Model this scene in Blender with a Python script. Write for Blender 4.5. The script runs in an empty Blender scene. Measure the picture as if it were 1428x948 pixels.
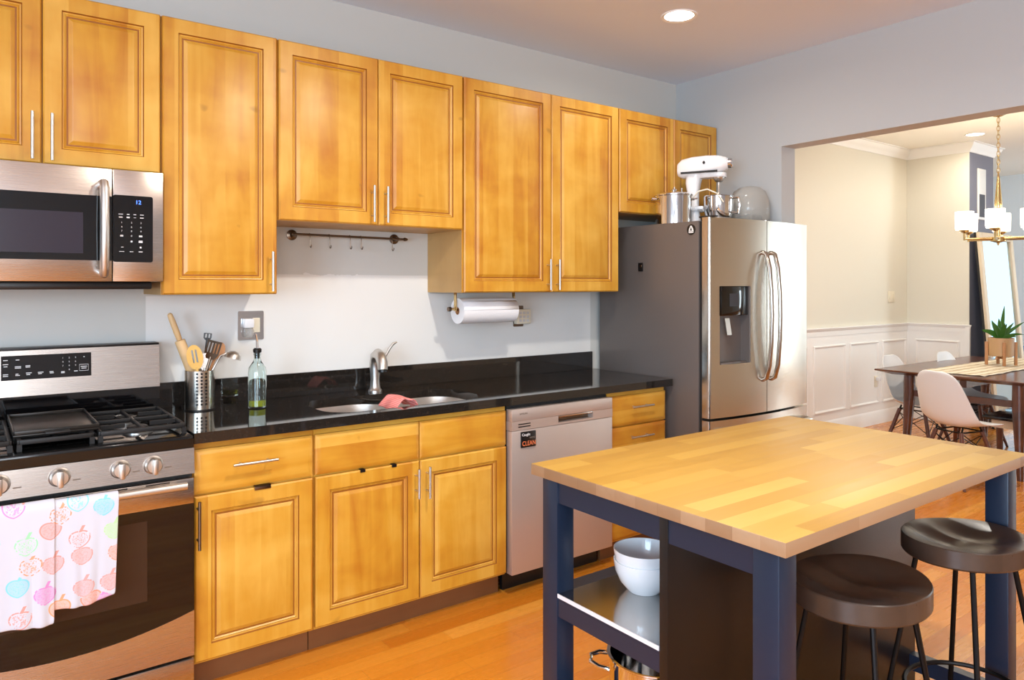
import bpy, bmesh, math, random
from mathutils import Vector, Matrix
random.seed(7)
PI = math.pi
S = bpy.context.scene
C = S.collection

# ------------------------------------------------------------------ camera, world, exposure, daylight and added fill lamps
cam = bpy.data.cameras.new('camera'); co = bpy.data.objects.new('camera', cam); C.objects.link(co)
cam.sensor_width = 36; cam.lens = 1021 / 1428 * 36; cam.shift_y = -76 / 1428; cam.clip_start = .05
co.location = (-0.649, -3.376, 1.449); co.rotation_euler = (PI / 2, 0, -math.atan2(764, 1021))
S.camera = co
S.view_settings.view_transform = 'Standard'; S.view_settings.look = 'None'
S.view_settings.exposure = -0.08; S.view_settings.gamma = 1; S.view_settings.use_curve_mapping = False
W_ = bpy.data.worlds.new('world'); S.world = W_; W_.use_nodes = True
W_.node_tree.nodes['Background'].inputs[0].default_value = (.75, .87, 1, 1)
W_.node_tree.nodes['Background'].inputs[1].default_value = 1.0

def area(name, loc, rot, sx, sy, power, col):
    l = bpy.data.lights.new(name, 'AREA'); l.shape = 'RECTANGLE'; l.size = sx; l.size_y = sy; l.energy = power; l.color = col
    o = bpy.data.objects.new(name, l); C.objects.link(o); o.location = loc; o.rotation_euler = rot
    return o
area('rear_fill_light', (-2.2, -6.95, 1.75), (PI / 2, 0, 0), 3.0, 1.6, 135, (.88, .94, 1))  # added fill from behind the camera; no window known there
area('daylight_left_window', (-3.9, -4.6, 1.5), (PI / 2, 0, -PI / 2), 2.4, 1.6, 235, (.56, .77, 1))
area('dining_fill_light', (9.95, -4.5, 1.4), (PI / 2, 0, 0), 1.0, 2.2, 95, (.78, .92, 1))  # added fill and reflection source; the dining window here is invented
area('far_fill_light', (10.5, -1.5, 1.45), (PI / 2, 0, PI / 2), 1.8, 2.0, 11, (.74, .92, 1))  # added so the leaning mirror reflects pale light; its window is invented

# ------------------------------------------------------------------ materials
def lin(c):
    return tuple(((x / 255) / 12.92 if x / 255 <= .04045 else ((x / 255 + .055) / 1.055) ** 2.4) for x in c[:3]) + (1,)
def newmat(name):
    m = bpy.data.materials.new(name); m.use_nodes = True
    return m, m.node_tree, m.node_tree.nodes['Principled BSDF']
def mat(name, col, rough=.5, metal=0, spec=None, coat=0, trans=0, ior=None, emit=None, es=0, alpha=None, bump=0, bscale=200, sheen=0):
    m, t, p = newmat(name)
    p.inputs['Base Color'].default_value = lin(col); p.inputs['Roughness'].default_value = rough; p.inputs['Metallic'].default_value = metal
    if spec is not None: p.inputs['Specular IOR Level'].default_value = spec
    p.inputs['Coat Weight'].default_value = coat; p.inputs['Transmission Weight'].default_value = trans
    if ior: p.inputs['IOR'].default_value = ior
    if emit: p.inputs['Emission Color'].default_value = lin(emit); p.inputs['Emission Strength'].default_value = es
    if alpha is not None: p.inputs['Alpha'].default_value = alpha
    n = t.nodes.new('ShaderNodeTexNoise'); n.inputs['Scale'].default_value = bscale
    tc = t.nodes.new('ShaderNodeTexCoord'); t.links.new(tc.outputs['Object'], n.inputs['Vector'])
    if bump:
        b = t.nodes.new('ShaderNodeBump'); b.inputs['Strength'].default_value = bump; b.inputs['Distance'].default_value = .002
        t.links.new(n.outputs['Fac'], b.inputs['Height']); t.links.new(b.outputs['Normal'], p.inputs['Normal'])
    else:
        r = t.nodes.new('ShaderNodeMapRange'); r.inputs['To Min'].default_value = max(0, rough - .03); r.inputs['To Max'].default_value = min(1, rough + .03)
        t.links.new(n.outputs['Fac'], r.inputs['Value']); t.links.new(r.outputs['Result'], p.inputs['Roughness'])
    return m
class NT:
    def __init__(s, t): s.t = t
    def v(s, x, sock):
        if hasattr(x, 'links') or isinstance(x, bpy.types.NodeSocket): s.t.links.new(x, sock)
        else: sock.default_value = x
    def math(s, op, a, b=0.0, c=0.0):
        n = s.t.nodes.new('ShaderNodeMath'); n.operation = op
        for i, x in enumerate((a, b, c)): s.v(x, n.inputs[i])
        return n.outputs[0]
    def sep(s, vec):
        n = s.t.nodes.new('ShaderNodeSeparateXYZ'); s.v(vec, n.inputs[0]); return n.outputs
    def comb(s, x=0.0, y=0.0, z=0.0):
        n = s.t.nodes.new('ShaderNodeCombineXYZ'); s.v(x, n.inputs[0]); s.v(y, n.inputs[1]); s.v(z, n.inputs[2]); return n.outputs[0]
    def noise(s, vec, scale, detail=4.0, dist=0.0, rough=.5):
        n = s.t.nodes.new('ShaderNodeTexNoise'); s.v(vec, n.inputs['Vector']); n.inputs['Scale'].default_value = scale
        n.inputs['Detail'].default_value = detail; n.inputs['Distortion'].default_value = dist; n.inputs['Roughness'].default_value = rough; return n.outputs['Fac']
    def white(s, vec):
        n = s.t.nodes.new('ShaderNodeTexWhiteNoise'); s.v(vec, n.inputs['Vector']); return n.outputs['Value']
    def ramp(s, f, stops):
        n = s.t.nodes.new('ShaderNodeValToRGB'); s.v(f, n.inputs[0]); e = n.color_ramp.elements
        while len(e) < len(stops): e.new(.5)
        for i, (p, c) in enumerate(stops): e[i].position = p; e[i].color = lin(c)
        return n.outputs['Color']
    def mix(s, f, a, b, mode='MIX'):
        n = s.t.nodes.new('ShaderNodeMix'); n.data_type = 'RGBA'; n.blend_type = mode
        s.v(f, n.inputs[0]); s.v(a if not isinstance(a, tuple) else a, n.inputs[6]); s.v(b, n.inputs[7]); return n.outputs[2]
    def rng(s, f, a, b, c, d):
        n = s.t.nodes.new('ShaderNodeMapRange'); s.v(f, n.inputs[0])
        for i, x in enumerate((a, b, c, d)): n.inputs[i + 1].default_value = x
        return n.outputs[0]
    def bump(s, h, st, dist=.002):
        n = s.t.nodes.new('ShaderNodeBump'); n.inputs['Strength'].default_value = st; n.inputs['Distance'].default_value = dist; s.v(h, n.inputs['Height']); return n.outputs[0]
    def coord(s, kind='Object'):
        return s.t.nodes.new('ShaderNodeTexCoord').outputs[kind]

def maple(name, lo, mid, hi, stave=.095, grain='z', rough=.40, coat=.2):
    m, t, p = newmat(name); n = NT(t)
    oi = t.nodes.new('ShaderNodeObjectInfo')
    x, y, z = n.sep(n.coord())
    off = n.math('MULTIPLY', oi.outputs['Random'], 7.3)
    u, v = (x, z) if grain == 'z' else (z, x)
    u = n.math('ADD', u, n.math('MULTIPLY', y, .3))
    cell = n.math('FLOOR', n.math('DIVIDE', n.math('ADD', u, off), stave))
    rnd = n.white(n.comb(cell, off, 1.0))
    vec = n.comb(n.math('ADD', n.math('MULTIPLY', u, 9.0), n.math('MULTIPLY', rnd, 9.0)), n.math('ADD', n.math('MULTIPLY', v, 1.3), off), n.math('MULTIPLY', y, 4.0))
    g = n.noise(vec, 1.6, 6, .7)
    bl = n.noise(n.comb(n.math('MULTIPLY', u, 2.0), n.math('MULTIPLY', v, 2.6), off), 2.2, 3, .3)
    f = n.math('ADD', n.math('ADD', n.math('MULTIPLY', g, .45), n.math('MULTIPLY', bl, .50)), n.math('MULTIPLY', rnd, .22))
    col = n.ramp(f, [(.34, lo), (.56, mid), (.84, hi)])
    kn = n.noise(n.comb(n.math('MULTIPLY', u, 7.0), n.math('MULTIPLY', v, 9.0), off), 1.3, 1, 0)
    col = n.mix(n.rng(kn, .76, .82, 0, .45), col, lin(tuple(c * .62 for c in lo)))
    t.links.new(col, p.inputs['Base Color']); p.inputs['Roughness'].default_value = rough
    p.inputs['Coat Weight'].default_value = coat; p.inputs['Coat Roughness'].default_value = .34
    return m
def planks(name, stops, w, L, rough, seam=.0012, coat=0, gx=1.0, bump=.15, seamdark=.45, vary=.75):
    m, t, p = newmat(name); n = NT(t)
    x, y, z = n.sep(n.coord())
    row = n.math('FLOOR', n.math('DIVIDE', n.math('ADD', y, n.math('MULTIPLY', n.math('FLOOR', n.math('DIVIDE', z, .05)), 0.0)), w))
    sh = n.math('ADD', x, n.math('MULTIPLY', n.white(n.comb(row, 3.0, 1.0)), L * 3))
    colm = n.math('FLOOR', n.math('DIVIDE', sh, L))
    rnd = n.white(n.comb(row, colm, 5.0))
    g = n.noise(n.comb(n.math('ADD', n.math('MULTIPLY', x, 1.4 * gx), n.math('MULTIPLY', rnd, 20.0)), n.math('MULTIPLY', y, 16.0), n.math('MULTIPLY', z, 16.0)), 1.7, 6, .8)
    f = n.math('ADD', n.math('MULTIPLY', rnd, vary), n.math('MULTIPLY', g, 1 - vary + .1))
    col = n.ramp(f, stops)
    fy = n.math('FRACT', n.math('DIVIDE', y, w)); fx = n.math('FRACT', n.math('DIVIDE', sh, L))
    s1 = n.math('LESS_THAN', fy, seam / w); s2 = n.math('LESS_THAN', fx, seam / L)
    s = n.math('MAXIMUM', s1, s2)
    col = n.mix(n.math('MULTIPLY', s, 1 - seamdark), col, lin((90, 50, 15)))
    t.links.new(col, p.inputs['Base Color'])
    t.links.new(n.rng(g, .2, .8, rough - .05, rough + .08), p.inputs['Roughness'])
    p.inputs['Coat Weight'].default_value = coat; p.inputs['Coat Roughness'].default_value = .12
    h = n.math('SUBTRACT', n.math('MULTIPLY', g, .3), s)
    t.links.new(n.bump(h, bump, .001), p.inputs['Normal'])
    return m
def brushed(name, col, rough=.27, axis='x', streak=.03, metal=1.0):
    m, t, p = newmat(name); n = NT(t)
    x, y, z = n.sep(n.coord())
    sc = {'x': (6.0, 1400.0, 1400.0), 'z': (1400.0, 1400.0, 6.0)}[axis]
    g = n.noise(n.comb(n.math('MULTIPLY', x, sc[0]), n.math('MULTIPLY', y, sc[1]), n.math('MULTIPLY', z, sc[2])), 1.0, 3)
    p.inputs['Metallic'].default_value = metal; p.inputs['Base Color'].default_value = lin(col)
    t.links.new(n.rng(g, .3, .7, rough - streak, rough + streak), p.inputs['Roughness'])
    p.inputs['Anisotropic'].default_value = .4
    return m

M = {}
M['maple'] = maple('honey_maple', (178, 106, 20), (205, 147, 43), (226, 177, 78))
M['maple_h'] = maple('honey_maple_across', (178, 106, 20), (205, 147, 43), (226, 177, 78), grain='x', stave=.2)
M['glaze'] = mat('dark_glaze', (150, 92, 30), .4)
M['mapleside'] = maple('maple_side', (176, 138, 84), (192, 152, 94), (202, 164, 106), stave=.5, rough=.45, coat=0)
M['darkwood'] = mat('shadow_gap_wood', (92, 50, 22), .5)
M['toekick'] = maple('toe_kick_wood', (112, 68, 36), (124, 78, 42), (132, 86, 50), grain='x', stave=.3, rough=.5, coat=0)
M['steel'] = brushed('brushed_steel', (196, 186, 178), .26, 'x')
M['sheetsteel'] = brushed('polished_sheet_steel', (186, 182, 178), .12, 'x', .02)
M['steeldw'] = brushed('satin_steel_panel', (200, 184, 174), .46, 'x', .03, .62)
M['pull'] = mat('polished_pull_steel', (176, 166, 156), .2, 1)
M['steelv'] = brushed('brushed_steel_vertical', (200, 192, 180), .22, 'z', .03)
M['satin'] = mat('satin_nickel', (208, 204, 198), .36, 1)
M['chrome'] = mat('chrome', (225, 225, 225), .07, 1)
M['hook'] = mat('bronzed_steel', (120, 105, 92), .3, 1)
M['blackglass'] = mat('black_glass', (10, 9, 10), .05, 0, .6)
M['ovenwin'] = mat('oven_window_glass', (52, 36, 28), .06, 0, .5)
M['mwwin'] = mat('microwave_window_screen', (52, 47, 56), .18, 0, .3)
M['blackpl'] = mat('black_plastic', (18, 17, 18), .35)
M['iron'] = mat('cast_iron', (28, 27, 27), .5, .2, bump=.2, bscale=300)
M['enamel'] = mat('black_enamel', (12, 12, 12), .12, 0, .6)
M['burner'] = mat('burner_aluminium', (170, 168, 165), .3, .9)
M['griddle'] = mat('griddle_plate', (34, 30, 26), .32, .3)
M['white'] = mat('white_gloss', (238, 238, 240), .2)
M['paper'] = mat('paper_towel', (240, 240, 242), .9, bump=.5, bscale=180)
M['marks'] = mat('panel_marks', (210, 210, 210), .5)
M['greymark'] = mat('grey_lettering', (120, 108, 98), .5)
M['orangemark'] = mat('orange_lettering', (240, 130, 80), .5)
M['whitemark'] = mat('white_lettering', (240, 240, 240), .5)
M['led'] = mat('blue_led_digits', (60, 110, 255), .5, emit=(80, 130, 255), es=3)
M['fridgeside'] = mat('fridge_side_paint', (112, 104, 100), .42, .35, bump=.12, bscale=500)
M['gasket'] = mat('dark_gasket', (35, 33, 32), .6)
M['black_island'] = mat('blue_cast_black_stain', (26, 39, 60), .36, 0, .5, bump=.06, bscale=60)  # black stain with the window's blue cast mixed into the base colour
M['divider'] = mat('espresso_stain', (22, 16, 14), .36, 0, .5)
M['stool'] = planks('stool_dark_wood', [(.2, (62, 48, 40)), (.6, (84, 66, 54)), (1, (102, 82, 68))], .07, 2.0, .3, seam=.0002, bump=.05)
M['stoolleg'] = mat('black_metal', (24, 20, 19), .4, .6)
M['butcher'] = planks('butcher_block_birch', [(0, (150, 106, 36)), (.3, (174, 132, 52)), (.7, (184, 144, 62)), (1, (198, 162, 82))], .064, .46, .46, seam=.0003, seamdark=.85, bump=.03, coat=.0)
M['birch_end'] = planks('birch_edge', [(0, (146, 112, 80)), (.5, (164, 128, 94)), (1, (180, 146, 112))], .075, .5, .45, seam=.0006, seamdark=.6, bump=.03)
M['floor'] = planks('oak_floor', [(0, (190, 108, 24)), (.4, (206, 126, 34)), (.75, (214, 138, 44)), (1, (222, 150, 58))], .083, 1.15, .26, coat=.25, vary=.92, bump=.03)
M['walnut'] = maple('dark_walnut', (66, 34, 22), (84, 44, 28), (104, 58, 38), stave=.2, grain='x', rough=.22, coat=.4)
M['dowel'] = maple('walnut_dowel', (78, 40, 26), (96, 52, 34), (110, 62, 42), stave=.3, rough=.35, coat=.1)
M['beech'] = maple('pale_beech', (206, 164, 110), (222, 182, 128), (232, 196, 146), stave=.3, rough=.55, coat=0)
M['bamboo'] = maple('yellow_bamboo', (222, 170, 84), (232, 184, 98), (238, 196, 116), stave=.3, rough=.5, coat=0)
M['brownwood'] = maple('brown_spoon_wood', (166, 112, 66), (184, 128, 80), (196, 142, 94), stave=.3, rough=.5, coat=0)
M['shell'] = mat('white_shell_plastic', (232, 230, 228), .32)
M['wire'] = mat('black_wire', (16, 16, 18), .4, .5)
M['cer'] = mat('white_ceramic', (246, 248, 250), .12, coat=.3)
M['glass'] = mat('clear_glass', (240, 250, 248), .02, trans=1, ior=1.45)
M['thin'] = mat('thin_clear_plastic', (205, 203, 196), .12, trans=0, alpha=.33)
M['oil'] = mat('olive_oil', (214, 212, 30), .05, trans=.55, ior=1.35)
M['pink'] = mat('pink_cloth', (240, 150, 140), .9)
M['curtain'] = mat('white_paint_gloss', (240, 240, 240), .4)
M['trimwhite'] = mat('white_trim_paint', (244, 243, 240), .35)
M['walld'] = mat('dining_wall_paint', (226, 221, 206), .7)
M['wallgrey'] = mat('grey_wall_paint', (190, 192, 192), .65)
M['wallroom'] = mat('far_room_paint', (238, 246, 250), .7)
M['chase'] = mat('chase_wall_paint', (122, 122, 136), .65)
M['screen'] = mat('dim_screen', (58, 56, 60), .5, 0, .2)
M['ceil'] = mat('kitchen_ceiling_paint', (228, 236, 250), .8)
M['ceild'] = mat('dining_ceiling_paint', (240, 236, 226), .8)
M['lamp'] = mat('lamp_lens', (255, 250, 240), .4, emit=(255, 244, 226), es=14)
M['shade'] = mat('lit_shade_glass', (255, 252, 245), .4, emit=(255, 244, 222), es=3.0)
M['brass'] = mat('brushed_brass', (206, 180, 130), .25, 1)
M['leaf'] = mat('green_leaf', (58, 104, 34), .4)
M['soil'] = mat('potting_soil', (50, 38, 28), .9)
M['terra'] = mat('tan_pot_glaze', (188, 148, 104), .5)
M['runner'] = None
M['frame'] = mat('champagne_frame', (218, 202, 176), .45)
M['mirror'] = mat('mirror_glass', (205, 226, 236), .03, 1)
M['ivory'] = mat('ivory_plastic', (236, 228, 206), .4)
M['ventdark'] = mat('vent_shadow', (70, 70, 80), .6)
M['blue'] = mat('blue_fabric', (60, 120, 180), .8)
M['bench'] = mat('bench_black_gloss', (22, 20, 24), .08, 0, .6)
M['benchapron'] = maple('bench_pale_wood', (196, 168, 134), (210, 182, 148), (220, 194, 160), stave=.3, rough=.5, coat=0)

def granite():
    m, t, p = newmat('black_granite'); n = NT(t)
    v = n.coord(); a = n.noise(v, 260, 2); b = n.noise(v, 60, 3)
    f = n.math('ADD', n.math('MULTIPLY', a, .6), n.math('MULTIPLY', b, .4))
    t.links.new(n.ramp(f, [(.4, (32, 28, 25)), (.6, (40, 35, 31)), (.72, (52, 46, 42))]), p.inputs['Base Color'])
    p.inputs['Roughness'].default_value = .05; p.inputs['Specular IOR Level'].default_value = .62
    return m
M['granite'] = granite()
def wallpaint():
    # grey paint with the lighter, never repainted strip behind the worktop (a ragged edge where tape came off)
    m, t, p = newmat('kitchen_back_wall_paint'); n = NT(t)
    g = t.nodes.new('ShaderNodeNewGeometry'); x, y, z = n.sep(g.outputs['Position'])
    rag = n.math('MULTIPLY', n.math('SUBTRACT', n.noise(g.outputs['Position'], 16, 4), .5), n.math('MULTIPLY', n.math('LESS_THAN', n.math('ABSOLUTE', n.math('SUBTRACT', x, .78)), .14), .06))
    zz = n.math('ADD', z, rag)
    mid = n.math('MULTIPLY', n.math('GREATER_THAN', x, .393), n.math('LESS_THAN', x, 1.33))
    top = n.math('ADD', 1.404, n.math('MULTIPLY', mid, .097))
    pale = n.math('MULTIPLY', n.math('MULTIPLY', n.math('LESS_THAN', zz, top), n.math('GREATER_THAN', x, -.04)), n.math('LESS_THAN', x, 2.49))
    col = n.mix(pale, lin((206, 205, 199)), lin((230, 229, 225)))
    t.links.new(col, p.inputs['Base Color']); p.inputs['Roughness'].default_value = .6
    return m
M['wallback'] = wallpaint()
def towelmat():
    m, t, p = newmat('fruit_print_cotton'); n = NT(t)
    x, y, z = n.sep(n.coord())
    def layer(scale, seed, jitter):
        vo = t.nodes.new('ShaderNodeTexVoronoi'); vo.voronoi_dimensions = '2D'; vo.inputs['Scale'].default_value = scale; vo.inputs['Randomness'].default_value = jitter
        pv = n.comb(n.math('ADD', x, seed), z, 0.0); t.links.new(pv, vo.inputs['Vector'])
        px, pz, _ = n.sep(vo.outputs['Position'])
        lx = n.math('SUBTRACT', n.math('ADD', x, seed), px); lz = n.math('SUBTRACT', z, pz)
        ax = n.math('ABSOLUTE', lx)
        hz = n.math('SUBTRACT', lz, n.math('MULTIPLY', ax, .24))
        r = n.math('SQRT', n.math('ADD', n.math('MULTIPLY', lx, lx), n.math('MULTIPLY', n.math('MULTIPLY', hz, hz), 1.25)))
        return vo.outputs['Color'], lx, lz, r
    col, lx, lz, r = layer(13.0, 0.03, .7)
    cr, cg, cb = n.sep(col)
    R0 = .030
    ring = n.math('MULTIPLY', n.math('GREATER_THAN', r, R0 - .0042), n.math('LESS_THAN', r, R0))
    dash = n.math('GREATER_THAN', n.noise(n.comb(n.math('MULTIPLY', lx, 90.0), n.math('MULTIPLY', lz, 90.0), cr), 1.4, 2), .47)
    ring = n.math('MULTIPLY', ring, n.math('MAXIMUM', dash, n.math('GREATER_THAN', cg, .6)))
    core = n.math('MULTIPLY', n.math('LESS_THAN', r, R0 - .008), n.math('GREATER_THAN', n.noise(n.comb(n.math('MULTIPLY', lx, 260.0), n.math('MULTIPLY', lz, 260.0), cb), 1.0, 1), .54))
    stem = n.math('MULTIPLY', n.math('LESS_THAN', n.math('ABSOLUTE', n.math('SUBTRACT', lx, n.math('MULTIPLY', n.math('SUBTRACT', lz, .02), .5))), .0045), n.math('LESS_THAN', n.math('ABSOLUTE', n.math('SUBTRACT', lz, .033)), .010))
    solid = n.math('MULTIPLY', n.math('LESS_THAN', r, R0 - .002), n.math('GREATER_THAN', cb, .62))
    ink = n.math('MAXIMUM', n.math('MAXIMUM', ring, n.math('MULTIPLY', core, .8)), n.math('MAXIMUM', stem, n.math('MULTIPLY', solid, .55)))
    ramp = n.ramp(cr, [(0, (226, 150, 200)), (.2, (214, 130, 196)), (.21, (126, 206, 222)), (.4, (140, 214, 226)), (.41, (222, 150, 136)), (.64, (214, 158, 150)), (.65, (150, 220, 176)), (.84, (196, 222, 150)), (.85, (236, 160, 110)), (1, (230, 150, 120))])
    base = lin((206, 206, 216))
    t.links.new(n.mix(n.math('MULTIPLY', ink, .95), base, ramp), p.inputs['Base Color'])
    p.inputs['Roughness'].default_value = .9
    t.links.new(n.bump(n.noise(n.coord(), 900, 1), .15, .001), p.inputs['Normal'])
    return m
M['towel'] = towelmat()
def runnermat():
    m, t, p = newmat('woven_runner'); n = NT(t)
    x, y, z = n.sep(n.coord())
    s = n.math('SINE', n.math('MULTIPLY', y, 75.0))
    w = n.noise(n.comb(n.math('MULTIPLY', x, 5.0), n.math('MULTIPLY', y, 60.0), 0.0), 1.0, 3)
    t.links.new(n.ramp(n.math('ADD', n.math('MULTIPLY', s, .2), w), [(.2, (176, 154, 122)), (.5, (222, 208, 180)), (.8, (238, 230, 212))]), p.inputs['Base Color'])
    p.inputs['Roughness'].default_value = .95
    return m
M['runner'] = runnermat()
def clothmat():
    m, t, p = newmat('striped_pink_cloth'); n = NT(t)
    x, y, z = n.sep(n.coord())
    s = n.math('SINE', n.math('MULTIPLY', n.math('ADD', x, n.math('MULTIPLY', z, 1.6)), 420.0))
    t.links.new(n.mix(n.rng(s, -.2, .6, 0, 1), lin((240, 158, 150)), lin((226, 110, 104))), p.inputs['Base Color']); p.inputs['Roughness'].default_value = .9
    return m
M['pinkstripe'] = clothmat()

# ------------------------------------------------------------------ mesh helpers
WL = {}
def wloc(o): return WL.get(o.name, Vector((0, 0, 0)))
class B:
    def __init__(s): s.bm = bmesh.new()
    def box(s, x0, x1, y0, y1, z0, z1, m=0, bev=0, seg=2):
        x0, x1 = sorted((x0, x1)); y0, y1 = sorted((y0, y1)); z0, z1 = sorted((z0, z1))
        vs = [s.bm.verts.new((x, y, z)) for x in (x0, x1) for y in (y0, y1) for z in (z0, z1)]
        q = [(0, 1, 3, 2), (4, 6, 7, 5), (0, 4, 5, 1), (2, 3, 7, 6), (0, 2, 6, 4), (1, 5, 7, 3)]
        fs = [s.bm.faces.new([vs[i] for i in f]) for f in q]
        for f in fs: f.material_index = m
        if bev:
            es = list({e for f in fs for e in f.edges})
            r = bmesh.ops.bevel(s.bm, geom=es, offset=bev, segments=seg, affect='EDGES', profile=.5)
            for f in r['faces']: f.material_index = m
        return s
    def loops(s, rings, m=0, cap0=True, cap1=True, closed=True, ms=None):
        R = [[s.bm.verts.new(p) for p in r] for r in rings]
        n = len(R[0])
        for k in range(len(R) - 1):
            for i in range(n if closed else n - 1):
                f = s.bm.faces.new((R[k][i], R[k][(i + 1) % n], R[k + 1][(i + 1) % n], R[k + 1][i])); f.material_index = ms[k] if ms else m
        if closed and cap0: f = s.bm.faces.new(R[0][::-1]); f.material_index = ms[0] if ms else m
        if closed and cap1: f = s.bm.faces.new(R[-1]); f.material_index = ms[-1] if ms else m
        return s
    def lathe(s, prof, c=(0, 0, 0), seg=32, m=0, axis='z', cap0=True, cap1=True):
        rings = []
        for r, h in prof:
            ring = []
            for i in range(seg):
                a = 2 * PI * i / seg; u, v = r * math.cos(a), r * math.sin(a)
                p = {'z': (u, v, h), 'y': (u, h, -v), 'x': (h, u, v)}[axis]
                ring.append((p[0] + c[0], p[1] + c[1], p[2] + c[2]))
            rings.append(ring)
        return s.loops(rings, m, cap0, cap1)
    def tube(s, pts, r, seg=10, m=0, closed=False, flat=1.0):
        pts = [Vector(p) for p in pts]; n = len(pts)
        rs = r if isinstance(r, (list, tuple)) else [r] * n
        rings = []; up = None
        for i, p in enumerate(pts):
            a = pts[(i - 1) % n] if (closed or i > 0) else p
            b = pts[(i + 1) % n] if (closed or i < n - 1) else p
            d = (b - a).normalized()
            if up is None: up = Vector((0, 0, 1)) if abs(d.z) < .9 else Vector((1, 0, 0))
            u = d.cross(up).normalized(); v = u.cross(d).normalized(); up = v
            rings.append([p + u * (rs[i] * math.cos(2 * PI * k / seg)) + v * (rs[i] * flat * math.sin(2 * PI * k / seg)) for k in range(seg)])
        if closed: rings.append(rings[0])
        s.loops(rings, m, not closed, not closed)
        if closed: bmesh.ops.remove_doubles(s.bm, verts=s.bm.verts[:], dist=1e-6)
        return s
    def prism(s, poly, a0, a1, axis='y', m=0):
        f = {'y': lambda u, v, a: (u, a, v), 'x': lambda u, v, a: (a, u, v), 'z': lambda u, v, a: (u, v, a)}[axis]
        return s.loops([[f(u, v, a0) for u, v in poly], [f(u, v, a1) for u, v in poly]], m)
    def grid(s, P, m=0):
        V = [[s.bm.verts.new(p) for p in r] for r in P]
        for i in range(len(V) - 1):
            for j in range(len(V[0]) - 1):
                f = s.bm.faces.new((V[i][j], V[i][j + 1], V[i + 1][j + 1], V[i + 1][j])); f.material_index = m
        return s
    def panel(s, x0, x1, z0, z1, yb, rings, ms):
        R = []
        for ins, d in rings:
            R.append([(x0 + ins, yb - d, z0 + ins), (x1 - ins, yb - d, z0 + ins), (x1 - ins, yb - d, z1 - ins), (x0 + ins, yb - d, z1 - ins)])
        return s.loops(R, ms=ms)
    def xform(s, mt): bmesh.ops.transform(s.bm, matrix=mt, verts=s.bm.verts[:]); return s
    def build(s, name, mats, parent=None, smooth=35, solid=0, sub=0, origin=None):
        bm = s.bm; bmesh.ops.recalc_face_normals(bm, faces=bm.faces[:])
        if parent is not None: w = wloc(parent)
        elif origin is not None: w = Vector(origin)
        else:
            xs = [v.co for v in bm.verts]
            w = Vector(((min(v.x for v in xs) + max(v.x for v in xs)) / 2, (min(v.y for v in xs) + max(v.y for v in xs)) / 2, min(v.z for v in xs)))
        bmesh.ops.translate(bm, verts=bm.verts[:], vec=-w)
        me = bpy.data.meshes.new(name); bm.to_mesh(me); bm.free()
        for k in (mats if isinstance(mats, (list, tuple)) else [mats]): me.materials.append(M[k])
        o = bpy.data.objects.new(name, me); C.objects.link(o)
        if parent is not None: o.parent = parent
        else: o.location = w
        WL[o.name] = w
        me.shade_smooth(); me.set_sharp_from_angle(angle=math.radians(smooth))
        if solid: md = o.modifiers.new('thickness', 'SOLIDIFY'); md.thickness = solid; md.offset = 0
        if sub: md = o.modifiers.new('smooth', 'SUBSURF'); md.levels = sub; md.render_levels = sub
        return o
def tag(o, label=None, cat=None, group=None, kind=None):
    if label: o['label'] = label
    if cat: o['category'] = cat
    if group: o['group'] = group
    if kind: o['kind'] = kind
    return o
def thing(name, label, cat, loc, group=None):
    o = bpy.data.objects.new(name, None); C.objects.link(o); o.location = loc; o.empty_display_size = .05
    WL[o.name] = Vector(loc)
    return tag(o, label, cat, group)
def struct(name, b, m, **k): return tag(b.build(name, m, **k), kind='structure')
def copy_tree(o, parent=None):
    c = o.copy(); C.objects.link(c)
    if parent: c.parent = parent
    for ch in list(o.children): copy_tree(ch, c)
    return c
def text(parent, name, s, size, m, origin, face='-y', ext=.0004, sx=1.0):
    cu = bpy.data.curves.new('t', 'FONT'); cu.body = s; cu.size = size; cu.extrude = ext; cu.align_x = 'CENTER'; cu.align_y = 'CENTER'
    ob = bpy.data.objects.new('t', cu); C.objects.link(ob)
    bpy.context.view_layer.update()
    me = bpy.data.meshes.new_from_object(ob.evaluated_get(bpy.context.evaluated_depsgraph_get()))
    bpy.data.objects.remove(ob)
    me.name = name
    R = {'-y': Matrix.Rotation(PI / 2, 4, 'X'), '-x': Matrix.Rotation(-PI / 2, 4, 'Z') @ Matrix.Rotation(PI / 2, 4, 'X')}[face]
    me.transform(Matrix.Translation(Vector(origin) - wloc(parent)) @ R @ Matrix.Scale(sx, 4, (1, 0, 0)))
    me.materials.clear(); me.materials.append(M[m])
    o = bpy.data.objects.new(name, me); C.objects.link(o); o.parent = parent; WL[o.name] = wloc(parent)
    return o
def arc(cx, cy, r, a0, a1, n): return [(cx + r * math.cos(math.radians(a0 + (a1 - a0) * i / n)), cy + r * math.sin(math.radians(a0 + (a1 - a0) * i / n))) for i in range(n + 1)]
def rrect(x0, x1, y0, y1, r, n=6):
    return arc(x1 - r, y1 - r, r, 0, 90, n) + arc(x0 + r, y1 - r, r, 90, 180, n) + arc(x0 + r, y0 + r, r, 180, 270, n) + arc(x1 - r, y0 + r, r, 270, 360, n)

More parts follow.
